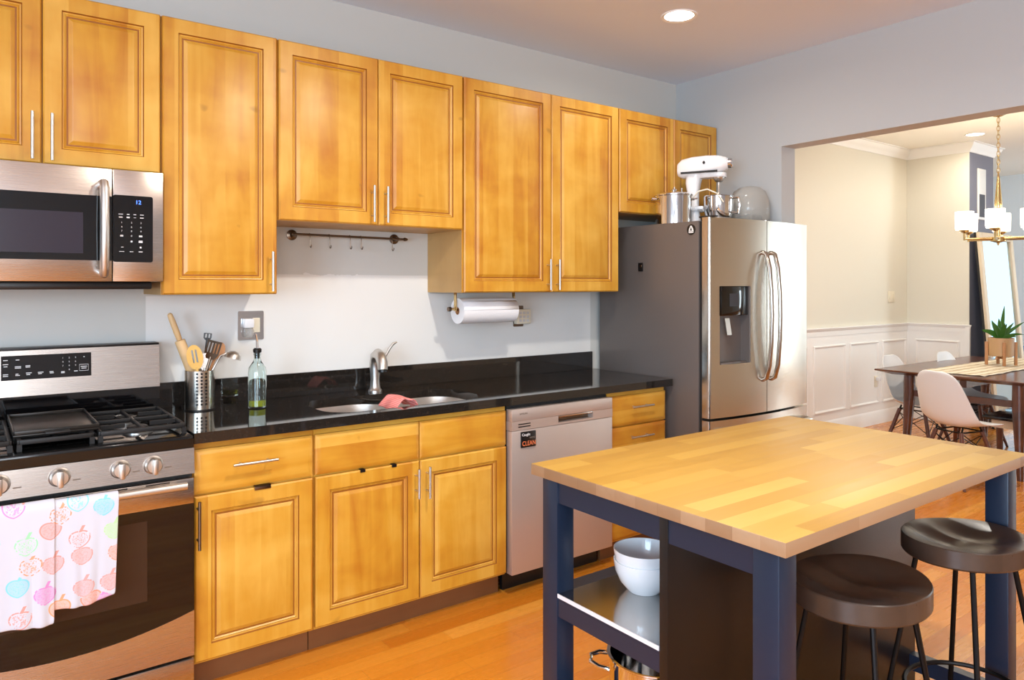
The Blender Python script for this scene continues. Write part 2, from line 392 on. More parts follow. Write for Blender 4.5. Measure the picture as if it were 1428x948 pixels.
# ------------------------------------------------------------------ the setting
XW, YJ, ZH, ZC = 3.294, -.817, 2.287, 2.835      # right wall plane, jamb, header underside, kitchen ceiling
XO = 3.435                                       # dining side of the wall
YD, XB, YC, ZD = .48, 7.681, -.146, 2.93         # dining wall, return wall, chase wall, dining ceiling
struct('floor', B().box(-4.1, 10.7, -7.2, 1.1, -.1, 0), 'floor', origin=(0, 0, 0))
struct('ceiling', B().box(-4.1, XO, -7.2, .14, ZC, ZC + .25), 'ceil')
struct('wall_back', B().box(-4.1, XW, 0, .14, 0, ZC), 'wallback', origin=(0, 0, 0))
struct('wall_right', B().box(XW, XO, YJ, .14, 0, ZC).box(XW, XO, -4.6, YJ, ZH, ZC).box(XW, XO, -7.2, -4.6, 0, ZC), 'wallgrey')
# left and rear walls: daylight window on the left, added window for the rear fill
struct('wall_left', B().box(-4.1, -4, -7.2, -5.8, 0, ZC).box(-4.1, -4, -3.4, 0, 0, ZC).box(-4.1, -4, -5.8, -3.4, 0, .7).box(-4.1, -4, -5.8, -3.4, 2.3, ZC), 'wallgrey')
struct('wall_rear', B().box(-4, -3.7, -7.2, -7.1, 0, ZC).box(-.7, XW, -7.2, -7.1, 0, ZC).box(-3.7, -.7, -7.2, -7.1, 0, .95).box(-3.7, -.7, -7.2, -7.1, 2.55, ZC), 'wallgrey')
w = B().box(-3.7, -.7, -7.16, -7.12, .95, 1.01).box(-3.7, -.7, -7.16, -7.12, 2.49, 2.55)
for x in (-3.7, -2.72, -1.74, -.76): w.box(x, x + .06, -7.16, -7.12, 1.01, 2.49)
struct('added_window_1', w, 'trimwhite')  # added frame, made up to go with the rear fill lamp
w = B().box(-4.08, -4.04, -5.8, -3.4, .7, .76).box(-4.08, -4.04, -5.8, -3.4, 2.24, 2.3)
for y in (-5.8, -4.63, -3.46): w.box(-4.08, -4.04, y, y + .06, .76, 2.24)
struct('window_2', w, 'trimwhite')
struct('ceiling_dining', B().box(XO, 10.7, -4.7, 1.1, ZD, ZD + .15), 'ceild')
struct('wall_dining', B().box(XO, XB + .1, YD, YD + .1, 0, ZD), 'walld')
struct('wall_return', B().box(XB, 8.283, YC, YD, 0, ZD), ['chase'])
struct('wall_return_face', B().box(XB - .006, XB, YC, YD - .0005, 0, ZD), 'walld')
w = B()
for y in (-2.4, -1.53, -.66): w.box(10.63, 10.67, y, y + .06, .46, 2.39)
struct('added_window_4', w.box(10.63, 10.67, -2.4, -.6, .4, .46).box(10.63, 10.67, -2.4, -.6, 2.39, 2.45), 'trimwhite')  # added unseen window at the far fill lamp, for the mirror's reflection
struct('wall_far', B().box(10.6, 10.7, -4.7, -2.4, 0, ZD).box(10.6, 10.7, -.6, 1.1, 0, ZD).box(10.6, 10.7, -2.4, -.6, 0, .4).box(10.6, 10.7, -2.4, -.6, 2.45, ZD).box(XB + .1, 10.6, .95, 1.05, 0, ZD), 'wallroom')
struct('wall_dining_south', B().box(XO, 7.1, -4.7, -4.6, 0, ZD), 'walld')
struct('wall_dining_front', B().box(7.1, 9.4, -4.7, -4.6, 0, ZD).box(10.4, 10.6, -4.7, -4.6, 0, ZD).box(9.4, 10.4, -4.7, -4.6, 0, .25).box(9.4, 10.4, -4.7, -4.6, 2.55, ZD), 'wallroom')
w = B().box(9.4, 10.4, -4.66, -4.62, .25, .31).box(9.4, 10.4, -4.66, -4.62, 2.49, 2.55)
for x in (9.4, 9.87, 10.34): w.box(x, x + .06, -4.66, -4.62, .31, 2.49)
struct('added_window_3', w, 'trimwhite')  # added unseen window to go with the dining fill lamp
# wainscot: painted white dado, chair rail, baseboard, picture-frame mouldings, crown
ZR = 1.035
struct('wall_dado', B().box(XO + .001, XB - .0065, YD - .006, YD, .0, ZR - .07).box(XB - .013, XB - .006, YC + .001, YD - .006, 0, ZR - .07), 'trimwhite')
def railprof(z, pr): return [(d, z + h) for d, h in pr]
prof = [(0, -.075), (.012, -.075), (.014, -.03), (.022, -.022), (.026, -.008), (.034, -.004), (.034, .006), (0, .006)]
def moulding(b, pr, z, xa, ya, xb, yb):          # profile swept along the dining wall then down the return wall
    ring = lambda f: [f(d, z + h) for d, h in pr]
    b.loops([ring(lambda d, h: (XO + .001, YD - d, h)), ring(lambda d, h: (XB - .006 - d, YD - d, h)), ring(lambda d, h: (XB - .006 - d, YC - d, h))])
    return b
b = moulding(B(), prof, ZR, 0, 0, 0, 0); b.box(XB - .03, XB + .0, YC - .012, YC + .03, 0, ZR - .0)
struct('trim_1', b, 'trimwhite')
bp = [(0, 0), (.016, 0), (.016, .115), (.011, .13), (.007, .14), (0, .14)]
struct('baseboard_dining', moulding(B(), bp, 0, 0, 0, 0, 0), 'trimwhite')
cp = [(0, -.10), (.012, -.10), (.016, -.085), (.04, -.06), (.062, -.03), (.07, -.012), (.085, -.008), (.085, 0), (0, 0)]
b = B(); ring = lambda f: [f(d, ZD + h) for d, h in cp]
b.loops([ring(lambda d, h: (XO + .001, YD - d, h)), ring(lambda d, h: (XB - .006 - d, YD - d, h)), ring(lambda d, h: (XB - .006 - d, YC - d, h)), ring(lambda d, h: (8.283 + d, YC - d, h)), ring(lambda d, h: (8.283 + d, .9, h))])
struct('trim_2', b, 'trimwhite')
def frame(b, u0, u1, z0, z1, f):
    pr = [(0, 0), (.004, .012), (.012, .014), (.018, .008), (.022, .006), (.026, 0)]
    b.loops([[f(u0 + i, z0 + i, d), f(u1 - i, z0 + i, d), f(u1 - i, z1 - i, d), f(u0 + i, z1 - i, d)] for i, d in pr], cap0=False, cap1=False)
b = B()
for u0, u1 in ((5.14, 5.70), (5.80, 6.375), (6.46, 7.03), (7.11, 7.63)): frame(b, u0, u1, .22, .87, lambda u, z, d: (u, YD - .006 - d, z))
frame(b, -.06, .385, .22, .87, lambda u, z, d: (XB - .013 - d, u, z))
struct('trim_3', b, 'trimwhite')

# ------------------------------------------------------------------ recessed lights
def downlight(x, y, z, label, power, col=(1, .93, .84), spot=True, r=.075):
    t = thing('recessed_light', label, 'ceiling light', (x, y, z), 'recessed ceiling lights')
    B().lathe([(r, 0), (r + .018, 0), (r + .016, -.006), (r, -.003)], (x, y, z), 40, cap0=False, cap1=False).build('trim_ring', 'trimwhite', t)
    B().lathe([(r, -.001), (r * .6, -.0015), (.001, -.0015)], (x, y, z), 40, cap0=False).build('lens', 'lamp', t)
    l = bpy.data.lights.new('bulb', 'AREA'); l.shape = 'DISK'; l.size = .14; l.energy = power; l.color = col; l.spread = math.radians(165)
    o = bpy.data.objects.new('bulb', l); C.objects.link(o); o.parent = t; o.location = (0, 0, -.012)
    return t
downlight(2.294, -.877, ZC, 'round recessed light in the kitchen ceiling, in front of the refrigerator', 6)
downlight(.95, -1.95, ZC, 'recessed kitchen ceiling light above the sink aisle', 42, (1, .94, .85))
downlight(-1.3, -2.4, ZC, 'recessed kitchen ceiling light left of the range', 18)
downlight(.9, -4.6, ZC, 'recessed kitchen ceiling light behind the camera', 18)
downlight(7.285, -.35, ZD, 'recessed light in the dining room ceiling near the crown moulding', 7, (1, .93, .82))
downlight(4.6, -.9, ZD, 'recessed dining ceiling light hidden behind the opening header', 38, (1, .95, .87))

# ------------------------------------------------------------------ cabinets
DOOR = [(0, 0), (0, .015), (.005, .02), (.056, .02), (.059, .013), (.064, .011), (.067, .014), (.071, .010), (.077, .010), (.088, .0165), (.092, .0178)]
DM = [0, 0, 0, 1, 0, 0, 0, 1, 0, 0, 0]
DRAW = [(0, 0), (0, .012), (.004, .014), (.016, .0195), (.022, .02)]
def bar(parent, x, y, z0, z1, m='satin', vertical=True, name='handle'):
    b = B()
    if vertical:
        b.tube([(x, y - .032, z0), (x, y - .032, z1)], .0055, 12)
        for z in (z0 + .03, z1 - .03): b.tube([(x, y, z), (x, y - .032, z)], .004, 8)
    else:
        b.tube([(z0, y - .032, x), (z1, y - .032, x)], .0055, 12)
        for u in (z0 + .03, z1 - .03): b.tube([(u, y, x), (u, y - .032, x)], .004, 8)
    return b.build(name, m, parent)
def door(parent, x0, x1, z0, z1, y, hx=None, hz=None, hm='satin'):
    d = B().panel(x0, x1, z0, z1, y, DOOR, DM).build('door', ['maple', 'glaze'], parent, smooth=20)
    if hx is not None: bar(d, hx, y - .02, hz[0], hz[1], hm)
    return d
def drawer(parent, x0, x1, z0, z1, y, handle=None):
    d = B().panel(x0, x1, z0, z1, y, DRAW, [0] * 5).build('drawer', 'maple_h', parent, smooth=20)
    if handle: bar(d, handle[2], y - .02, handle[0], handle[1], 'satin', False)
    return d
def upper(label, x0, x1, z0, z1, doors, hand=()):
    t = thing('wall_cabinet', label, 'cabinet', ((x0 + x1) / 2, -.165, z0), 'maple wall cabinets')
    B().box(x0, x1, -.331, -.001, z0, z1).build('body', 'mapleside', t)
    B().box(x0 + .001, x1 - .001, -.3325, -.3312, z0 + .001, z1 - .001).build('face_frame', 'maple', t)
    for i, (a, c) in enumerate(doors):
        h = hand[i] if i < len(hand) else None
        door(t, a, c, z0 + .002, z1 - .002, -.333, h, (z0 + .012, z0 + .175))
    return t
ZT = 2.479
upper('honey maple wall cabinet with two doors, above the microwave', -.812, -.05, 1.872, ZT, [(-.81, -.433), (-.429, -.053)], (-.462, -.404))
upper('tall honey maple wall cabinet with a single door, right of the microwave', -.048, .396, 1.413, ZT, [(-.045, .393)], (.366,))
upper('short two-door honey maple wall cabinet above the sink and hook rail', .398, 1.316, 1.722, ZT, [(.402, .855), (.859, 1.313)], (.822, .889))
upper('tall two-door honey maple wall cabinet above the paper towels', 1.318, 2.388, 1.413, ZT, [(1.322, 1.877), (1.882, 2.385)], (1.848, 1.911))
upper('short two-door honey maple wall cabinet above the refrigerator', 2.390, 3.284, 1.875, ZT, [(2.394, 2.862), (2.866, 3.281)], (2.83, 2.898))

YF = -.613
def base(label, x0, x1):
    t = thing('base_cabinet', label, 'cabinet', ((x0 + x1) / 2, -.3, 0), 'maple base cabinets')
    b = B()
    b.box(x0, x0 + .018, YF, -.01, .1, .889).box(x1 - .018, x1, YF, -.01, .1, .889).box(x0 + .018, x1 - .018, YF, -.01, .1, .12).box(x0 + .018, x1 - .018, -.03, -.01, .12, .60)
    b.box(x0 + .018, x1 - .018, YF, YF + .02, .845, .889).box(x0 + .018, x1 - .018, YF, YF + .02, .68, .71)
    b.build('body', 'maple_h', t)
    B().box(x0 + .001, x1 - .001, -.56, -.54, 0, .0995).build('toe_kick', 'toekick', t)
    return t
Y0 = YF - .001
t = base('honey maple base cabinet with one drawer over one door, right of the range', .0, .444)
drawer(t, .003, .438, .708, .866, Y0, (.128, .29, .80))
d = door(t, .003, .438, .112, .700, Y0, .012, (.520, .69), 'hook')
B().box(.212, .272, Y0 - .024, Y0 - .0205, .690, .706, bev=.001).box(.212, .272, Y0 - .024, Y0 - .001, .7025, .706).build('towel_clip', 'hook', d)
t = base('wide honey maple sink base cabinet with two doors and two false drawer fronts', .446, 1.376)
drawer(t, .449, .910, .708, .866, Y0); drawer(t, .914, 1.372, .708, .866, Y0)
d = door(t, .449, .910, .112, .700, Y0, .890, (.548, .672))
for x in (.646, .788): B().box(x - .011, x + .011, Y0 - .0235, Y0 - .0205, .691, .7025, bev=.001).box(x - .009, x + .009, Y0 - .0235, Y0 - .001, .7005, .7035).build('door_clip', 'blackpl', d)
door(t, .914, 1.372, .112, .700, Y0, .943, (.54, .675))
t = base('narrow honey maple drawer cabinet between the dishwasher and the refrigerator', 2.036, 2.475)
drawer(t, 2.042, 2.472, .708, .866, Y0, (2.178, 2.339, .805))
drawer(t, 2.042, 2.472, .500, .700, Y0, (2.17, 2.339, .645))
drawer(t, 2.042, 2.472, .112, .492, Y0, (2.17, 2.339, .40))

# ------------------------------------------------------------------ counter, sink, faucet
ZK = .93
SX0, SX1, SY0, SY1 = .535, 1.31, -.588, -.185
ct = thing('countertop', 'polished black granite countertop with a low upstand along the wall', 'countertop', (1.25, -.32, .892))
hole = rrect(SX0, SX1, SY0, SY1, .13, 8)
outer = [(-.003, -.652), (2.505, -.652), (2.505, -.002), (-.003, -.002)]
b = B(); bm = b.bm
for z in (.892, ZK):
    vo = [bm.verts.new((x, y, z)) for x, y in outer]; vi = [bm.verts.new((x, y, z)) for x, y in hole]
    es = [bm.edges.new((vo[i], vo[(i + 1) % 4])) for i in range(4)] + [bm.edges.new((vi[i], vi[(i + 1) % len(vi)])) for i in range(len(vi))]
    bmesh.ops.triangle_fill(bm, edges=es, use_beauty=True, use_dissolve=False)
    if z < .9: lo = (vo, vi)
    else:
        for A, D in ((lo[0], vo), (lo[1], vi)):
            for i in range(len(A)): bm.faces.new((A[i], A[(i + 1) % len(A)], D[(i + 1) % len(A)], D[i]))
b.build('slab', 'granite', ct)
B().box(-.003, 2.489, -.022, -.002, ZK + .0002, 1.038, bev=.001, seg=1).build('upstand', 'granite', ct)

M['sinksteel'] = brushed('sink_steel', (218, 210, 200), .42, 'x', .03)
sk = thing('kitchen_sink', 'double bowl stainless steel sink set under the black granite', 'sink', (.92, -.38, .70))
def bowl(x0, x1, y0, y1, r, depth, name):
    zt = .8915
    rings = [[(x, y, zt) for x, y in rrect(x0 - .012, x1 + .012, y0 - .008, y1 + .008, r + .01, 8)]]
    rings += [[(x, y, z) for x, y in rrect(x0 + i, x1 - i, y0 + i, y1 - i, max(.02, r - i * .4), 8)] for i, z in ((0, zt), (.004, zt - .03), (.01, zt - depth + .03), (.02, zt - depth + .008), (.04, zt - depth))]
    o = B().loops(rings, cap0=False).build(name, 'sinksteel', sk, solid=.0015)
    cx, cy = (x0 + x1) / 2, (y0 + y1) / 2
    B().lathe([(.045, .002), (.04, .004), (.03, .001), (.004, .001)], (cx, cy, zt - depth), 24, cap0=False).build('drain', 'chrome', sk)
bowl(SX0 + .006, .905, SY0 + .006, SY1 - .006, .12, .19, 'bowl')
bowl(.935, SX1 - .006, SY0 + .006, SY1 - .006, .12, .17, 'bowl')

fx, fy = .962, -.105
t = thing('kitchen_faucet', 'brushed nickel single-lever faucet behind the sink', 'faucet', (fx, fy, ZK))
B().lathe([(.034, 0), (.034, .008), (.027, .016), (.0245, .03), (.0225, .06), (.026, .10), (.027, .125)], (fx, fy, ZK), 28).build('body', 'satin', t)
B().tube([(fx, fy, ZK + .118), (fx, fy - .002, ZK + .145), (fx - .003, fy - .016, ZK + .172), (fx - .008, fy - .048, ZK + .186), (fx - .014, fy - .086, ZK + .178), (fx - .018, fy - .112, ZK + .150), (fx - .02, fy - .12, ZK + .118)], [.027, .0275, .0285, .0275, .026, .0255, .0245], 20).build('spout', 'satin', t)
B().tube([(fx - .02, fy - .12, ZK + .1178), (fx - .02, fy - .121, ZK + .108)], .021, 20).build('nozzle', 'blackpl', t)
B().tube([(fx + .024, fy, ZK + .132), (fx + .052, fy, ZK + .165), (fx + .075, fy - .004, ZK + .205), (fx + .094, fy - .01, ZK + .232), (fx + .112, fy - .014, ZK + .238)], [.010, .0065, .006, .0065, .004], 12).build('lever', 'satin', t)

b = B(); P = []
cx, cy = .905, -.455
for i in range(15):
    r = []
    for j in range(11):
        u, v = i / 14 * 2 - 1, j / 10 * 2 - 1
        r.append((cx + u * .062 + .006 * math.sin(v * 4), cy + v * .075, .9105 + .040 * (1 - abs(u) ** 2.2) + .005 * math.sin(u * 7 + v * 3) - .03 * max(0, abs(u) - .75)))
    P.append(r)
t = b.grid(P).build('dishcloth', 'pinkstripe', solid=.006, sub=1)
tag(t, 'pink striped dishcloth draped between the two sink bowls', 'dishcloth')

# ------------------------------------------------------------------ range
RX0, RX1, RY = -.768, -.006, -.66
rg = thing('gas_range', 'stainless steel gas range with black cooktop at the left end of the counter', 'range', (-.387, -.34, 0))
B().box(RX0, RX1, RY + .03, -.012, .06, .90).box(RX0 + .03, RX1 - .03, RY + .06, -.05, 0, .06).build('body', 'gasket', rg)
b = B().box(RX0, RX1, RY, -.10, .902, .925, bev=.006).box(RX0, RX1, RY - .001, RY + .03, .885, .915)
b.build('cooktop', 'enamel', rg)
cp_ = B().prism([(RY - .012, .796), (RY - .003, .883), (RY + .029, .883), (RY + .029, .796)], RX0, RX1, 'x').build('control_panel', 'steel', rg)
for i, (x, z) in enumerate(((-.137, .843), (-.236, .843), (-.408, .844), (-.566, .845), (-.665, .845))):
    k = B().lathe([(.031, 0), (.031, -.004), (.027, -.008), (.025, -.026), (.022, -.030), (.001, -.031)], (x, RY - .0055, z), 30, axis='y')
    k.box(x - .0085, x + .0085, RY - .055, RY - .03, z - .026, z + .026, bev=.005).build('knob', 'satin', rg)
for x in (-.137, -.236, -.408, -.566, -.665): B().box(x + .036, x + .058, RY - .0095, RY - .0085, .827, .831).build('knob_mark', 'greymark', cp_)
# oven door: steel frame, dark glass with a bowed lower edge, brown inner window
b = B()
b.box(RX0, RX1, RY - .005, RY + .029, .690, .779, bev=.003)
N = 18
zb = lambda x: .262 + .055 * ((x - (RX0 + RX1) / 2) / .381) ** 2
xs = [RX0 + (RX1 - RX0) * i / N for i in range(N + 1)]
b.prism([(RX0, .16), (RX1, .16)] + [(x, zb(x)) for x in reversed(xs)], RY - .005, RY + .029, 'y')
od = b.build('oven_door', 'steel', rg)
B().prism([(x, zb(x) + .0005) for x in xs] + [(RX1 - .0005, .6895), (RX0 + .0005, .6895)], RY - .003, RY + .025, 'y').build('glass', 'blackglass', od)
B().box(-.62, -.155, RY - .0036, RY - .0032, .385, .655).build('inner_window', 'ovenwin', od)
for x in (-.70, -.60, -.50, -.39, -.29, -.16): B().box(x, x + .075, RY - .0056, RY - .0051, .7715, .7755).build('vent_slot', 'blackpl', od)
b = B().tube([(RX0 + .035, RY - .055, .766), (RX1 - .035, RY - .055, .766)], .0135, 18)
for x in (RX0 + .06, RX1 - .06): b.tube([(x, RY - .005, .757), (x, RY - .05, .765)], .009, 10)
b.build('door_handle', 'satin', od)
B().box(RX0, RX1, RY - .005, RY + .029, .035, .150, bev=.003).build('storage_drawer', 'steel', rg)
# backguard
bg = B().prism([(-.012, .926), (-.10, .926), (-.098, 1.036), (-.012, 1.036)], RX0, RX1, 'x').build('splash_panel', 'blackglass', rg)
bk = B().prism([(-.012, 1.0365), (-.105, 1.0365), (-.09, 1.206), (-.012, 1.206)], RX0, RX1, 'x').build('backguard', 'steel', rg)
B().box(RX0, RX1, -.093, -.012, 1.2065, 1.215, bev=.003).build('cap', 'blackpl', rg)
tl = lambda x, z, d: (x, -.105 + (z - 1.0365) * .0885 - d, z)
def tilt(b, x0, x1, z0, z1, d0, d1, m=0):
    b.loops([[tl(x0, z0, d0), tl(x1, z0, d0), tl(x1, z1, d0), tl(x0, z1, d0)], [tl(x0, z0, d1), tl(x1, z0, d1), tl(x1, z1, d1), tl(x0, z1, d1)]], m); return b
dp = tilt(B(), -.541, -.251, 1.098, 1.188, .0002, .002).build('display', 'blackglass', bk)
for x, z, wd in ((-.527, 1.172, .014), (-.49, 1.172, .012), (-.527, 1.157, .017), (-.527, 1.149, .012), (-.489, 1.147, .019), (-.489, 1.142, .019), (-.458, 1.149, .015), (-.458, 1.144, .014), (-.527, 1.120, .016), (-.527, 1.114, .016), (-.492, 1.120, .009), (-.49, 1.115, .014), (-.455, 1.122, .018), (-.457, 1.116, .012), (-.418, 1.122, .018), (-.42, 1.117, .012), (-.383, 1.122, .013), (-.382, 1.117, .013), (-.346, 1.119, .012), (-.346, 1.115, .012), (-.303, 1.119, .012), (-.276, 1.135, .021), (-.276, 1.128, .017), (-.275, 1.172, .004)):
    tilt(B(), x - wd / 2, x + wd / 2, z - .0014, z + .0014, .0021, .0024).build('button_mark', 'marks', bk)
b = B()
for x, z, wd, hh in ((-.276, 1.143, .030, .0007), (-.276, 1.119, .030, .0007), (-.291, 1.131, .0007, .012), (-.261, 1.131, .0007, .012)): tilt(b, x - wd / 2, x + wd / 2, z - hh, z + hh, .0021, .0024)
b.build('button_outline', 'marks', bk)
for i in range(10):
    x, z = ((-.346, -.325, -.304)[i % 3], (1.171, 1.156, 1.141)[i // 3]) if i < 9 else (-.325, 1.126)
    p = tl(x, z, .0023); text(bk, 'digit', str((i + 1) % 10), .008, 'marks', p)
# grates, burners, griddle
def grate(x0, x1, y0, y1, lab):
    zt = .962; b = B()
    for y in (y0, y1): b.box(x0, x1, y - .006, y + .006, zt - .016, zt, bev=.003)
    for x in (x0, x1): b.box(x - .006, x + .006, y0, y1, zt - .016, zt, bev=.003)
    cx = (x0 + x1) / 2; ym = (y0 + y1) / 2
    b.box(x0, x1, ym - .006, ym + .006, zt - .016, zt, bev=.003)
    b.box(cx - .005, cx + .005, y0, y1, zt - .016, zt, bev=.003)
    for yy in ((y0 + ym) / 2, (ym + y1) / 2): b.box(x0, x0 + .09, yy - .005, yy + .005, zt - .014, zt).box(x1 - .09, x1, yy - .005, yy + .005, zt - .014, zt)
    for x in (x0, x1):
        for y in (y0, ym, y1): b.box(x - .007, x + .007, y - .007, y + .007, .9255, zt - .014)
    return b.build('grate', 'iron', rg)
grate(-.285, -.025, -.60, -.15, ''); grate(-.75, -.535, -.60, -.15, ''); grate(-.51, -.31, -.60, -.15, '')
for x in (-.155, -.64):
    for y in (-.26, -.49):
        bb = B().lathe([(.05, 0), (.05, .006), (.038, .010), (.036, .018), (.001, .018)], (x, y, .9253), 28).build('burner', 'burner', rg)
        B().lathe([(.034, .0182), (.034, .024), (.028, .027), (.001, .027)], (x, y, .9253), 28).build('burner_cap', 'iron', bb)
t = thing('griddle', 'dark rectangular griddle plate lying over the middle burners of the range', 'griddle', (-.40, -.37, .963))
b = B().box(-.525, -.285, -.565, -.175, .963, .972, bev=.003)
for x in (-.525, -.289): b.box(x, x + .006, -.565, -.175, .970, .984, bev=.002)
for y in (-.565, -.181): b.box(-.525, -.285, y, y + .006, .970, .984, bev=.002)
b.build('plate', 'griddle', t)
B().box(-.44, -.37, -.60, -.566, .970, .978, bev=.003).build('handle', 'iron', t)
# towel over the oven handle: back drop, over the bar, two folded front layers
hy, hz = RY - .055, .766
def drape(x0, x1, zbot, yoff, ph, slant=0, nx=22, back=.25):
    P = []
    prof = [(hy + .022, hz - back), (hy + .021, hz - back * .5), (hy + .0185, hz)] + [(hy + .0185 * math.cos(math.radians(a)), hz + .0185 * math.sin(math.radians(a))) for a in (30, 60, 90, 120, 150)]
    prof = prof[:3] + [(hy + (.0185 + yoff) * math.cos(math.radians(a)), hz + (.0185 + yoff) * math.sin(math.radians(a))) for a in (30, 60, 90, 120, 150, 180)]
    nz = 16
    for i in range(1, nz + 1): prof.append((hy - .0185 - yoff, hz - (hz - zbot) * i / nz))
    for k, (y, z) in enumerate(prof):
        r = []; d = max(0, (k - 8) / nz)
        for j in range(nx + 1):
            u = j / nx; x = x0 + (x1 - x0) * u
            fold = (.006 * math.sin(u * 9 + ph) + .004 * math.sin(u * 17 + ph * 2)) * d
            r.append((x + .012 * d * math.sin(ph + u * 3), y - abs(fold) * 1.4 if k > 8 else y, z + (slant * (u - .5) + .006 * math.sin(u * 5 + ph)) * d))
        P.append(r)
    return P
t = thing('kitchen_towel', 'white dish towel printed with pastel fruit, hung over the oven door handle', 'towel', (-.43, hy, .42))
B().grid(drape(-.63, -.425, .418, .006, .4, .0)).build('front_layer', 'towel', t, solid=.003, sub=1)
B().grid(drape(-.445, -.250, .452, .001, 2.1, .01)).build('rear_layer', 'towel', t, solid=.003, sub=1)

# ------------------------------------------------------------------ microwave
mw = thing('microwave', 'stainless steel over-the-range microwave under the wall cabinet', 'microwave', (-.43, -.2, 1.43))
B().box(-.81, -.054, -.382, -.001, 1.464, 1.868).build('body', 'gasket', mw)
B().box(-.79, -.085, -.37, -.02, 1.435, 1.4635, bev=.006).build('vent_grille', 'blackpl', mw)
dr = B().box(-.81, -.2235, -.41, -.3825, 1.463, 1.868, bev=.003).build('door', 'steel', mw)
B().box(-.765, -.2238, -.4112, -.4102, 1.538, 1.768).build('window', 'blackglass', dr)
B().box(-.735, -.314, -.4118, -.4114, 1.562, 1.706).build('window_screen', 'mwwin', dr)
hp = [(-.25, -.411, 1.815), (-.252, -.435, 1.812), (-.252, -.447, 1.79), (-.252, -.455, 1.65), (-.252, -.447, 1.51), (-.252, -.435, 1.493), (-.25, -.411, 1.49)]
B().tube(hp, .0155, 16, flat=1).build('door_handle', 'satin', dr)
pn = B().box(-.2215, -.054, -.41, -.3825, 1.463, 1.868, bev=.003).build('control_panel', 'steel', mw)
b = B().prism(rrect(-.2213, -.09, 1.534, 1.776, .008, 4), -.4115, -.4102, 'y').build('keypad', 'blackglass', pn)
text(pn, 'clock_digits', '12', .020, 'led', (-.139, -.4122, 1.752))
b = B()
for x, z, wd, h in ((-.196, 1.707, .014, .0025), (-.172, 1.707, .009, .0025), (-.150, 1.707, .009, .0025), (-.127, 1.707, .012, .0025), (-.196, 1.696, .012, .004), (-.172, 1.696, .010, .005), (-.150, 1.696, .008, .0015), (-.127, 1.696, .012, .003), (-.193, 1.629, .010, .006), (-.131, 1.629, .011, .006), (-.131, 1.609, .013, .008), (-.161, 1.609, .006, .006), (-.191, 1.588, .008, .002), (-.131, 1.588, .006, .006), (-.193, 1.572, .016, .002), (-.161, 1.572, .012, .002), (-.131, 1.572, .013, .003)):
    B().box(x - wd / 2, x + wd / 2, -.4121, -.4117, z - h / 2, z + h / 2).build('button_mark', 'marks', pn)
for i in range(10):
    x, z = ((-.193, -.161, -.130)[i % 3], (1.677, 1.661, 1.646)[i // 3]) if i < 9 else (-.161, 1.629)
    text(pn, 'digit', str((i + 1) % 10), .0085, 'marks', (x, -.4120, z))

# ------------------------------------------------------------------ dishwasher
dw = thing('dishwasher', 'stainless steel dishwasher under the counter, right of the sink cabinet', 'dishwasher', (1.706, -.33, 0))
B().box(1.385, 2.028, -.615, -.02, .10, .885).build('body', 'gasket', dw)
B().box(1.40, 2.015, -.56, -.54, 0, .0995).build('kick_plate', 'blackpl', dw)
fr = B().box(1.383, 2.031, -.66, -.6155, .102, .771, bev=.004).build('door_panel', 'steeldw', dw)
tp = B()
tp.box(1.383, 2.031, -.66, -.6155, .815, .871, bev=.003).box(1.383, 1.665, -.66, -.6155, .7725, .815).box(1.895, 2.031, -.66, -.6155, .7725, .815).box(1.665, 1.895, -.66, -.6155, .7725, .782)
tp = tp.build('top_panel', 'steeldw', dw)
B().box(1.6652, 1.8948, -.622, -.6157, .7822, .8148).build('pocket_handle', 'hook', dw)
B().box(1.667, 1.893, -.6595, -.640, .806, .8148, bev=.002).build('pocket_lip', 'steel', tp)
text(tp, 'maker_lettering', 'SAMSUNG', .0125, 'greymark', (1.452, -.6604, .848), sx=.85)
b = B()
for z in (.788, .800): B().box(1.42, 1.492, -.6612, -.6601, z - .0025, z + .0025).build('indicator_strip', 'blackpl', tp)
t = thing('magnet_sign', 'small black and orange magnet reading CLEAN on the dishwasher door', 'magnet', (1.475, -.662, .705))
B().box(1.432, 1.520, -.668, -.6605, .690, .764, bev=.002).build('plate', 'blackpl', t)
text(t, 'lettering', 'CLEAN', .030, 'orangemark', (1.477, -.6684, .708), sx=.85)
text(t, 'small_lettering', 'Caught', .017, 'whitemark', (1.460, -.6684, .750))
text(t, 'small_lettering', "WE'RE", .012, 'greymark', (1.497, -.6684, .733))

# ------------------------------------------------------------------ refrigerator
fg = thing('refrigerator', 'stainless steel french-door refrigerator with grey side at the end of the counter', 'refrigerator', (2.9, -.45, 0))
B().box(2.53, 3.283, -.81, -.04, .03, 1.80, bev=.004).box(2.6, 3.2, -.76, -.1, 0, .03).build('body', 'fridgeside', fg)
B().box(2.54, 3.26, -.832, -.8105, .05, 1.795).build('gasket', 'gasket', fg)
FX0, FX1, FM = 2.532, 3.468, 2.992
def bow(x): u = (x - (FX0 + FX1) / 2) / ((FX1 - FX0) / 2); return -.921 + .040 * u * u
def fdoor(x0, x1, z0, z1, name, rl, rr):
    pts = [(x0, -.833)]
    n = 14
    def corner(xa, s):
        r = .018
        return [(xa + s * (r - r * math.cos(math.radians(a))), bow(xa + s * r) + (r - r * math.sin(math.radians(a)))) for a in (0, 20, 40, 60, 80, 90)]
    left = corner(x0, 1) if rl else [(x0, bow(x0))]
    right = corner(x1, -1)[::-1] if rr else [(x1, bow(x1))]
    mid = [(x0 + .02 + (x1 - x0 - .04) * i / n, bow(x0 + .02 + (x1 - x0 - .04) * i / n)) for i in range(1, n)]
    pts = [(x0, -.833)] + left + mid + right + [(x1, -.833)]
    return pts
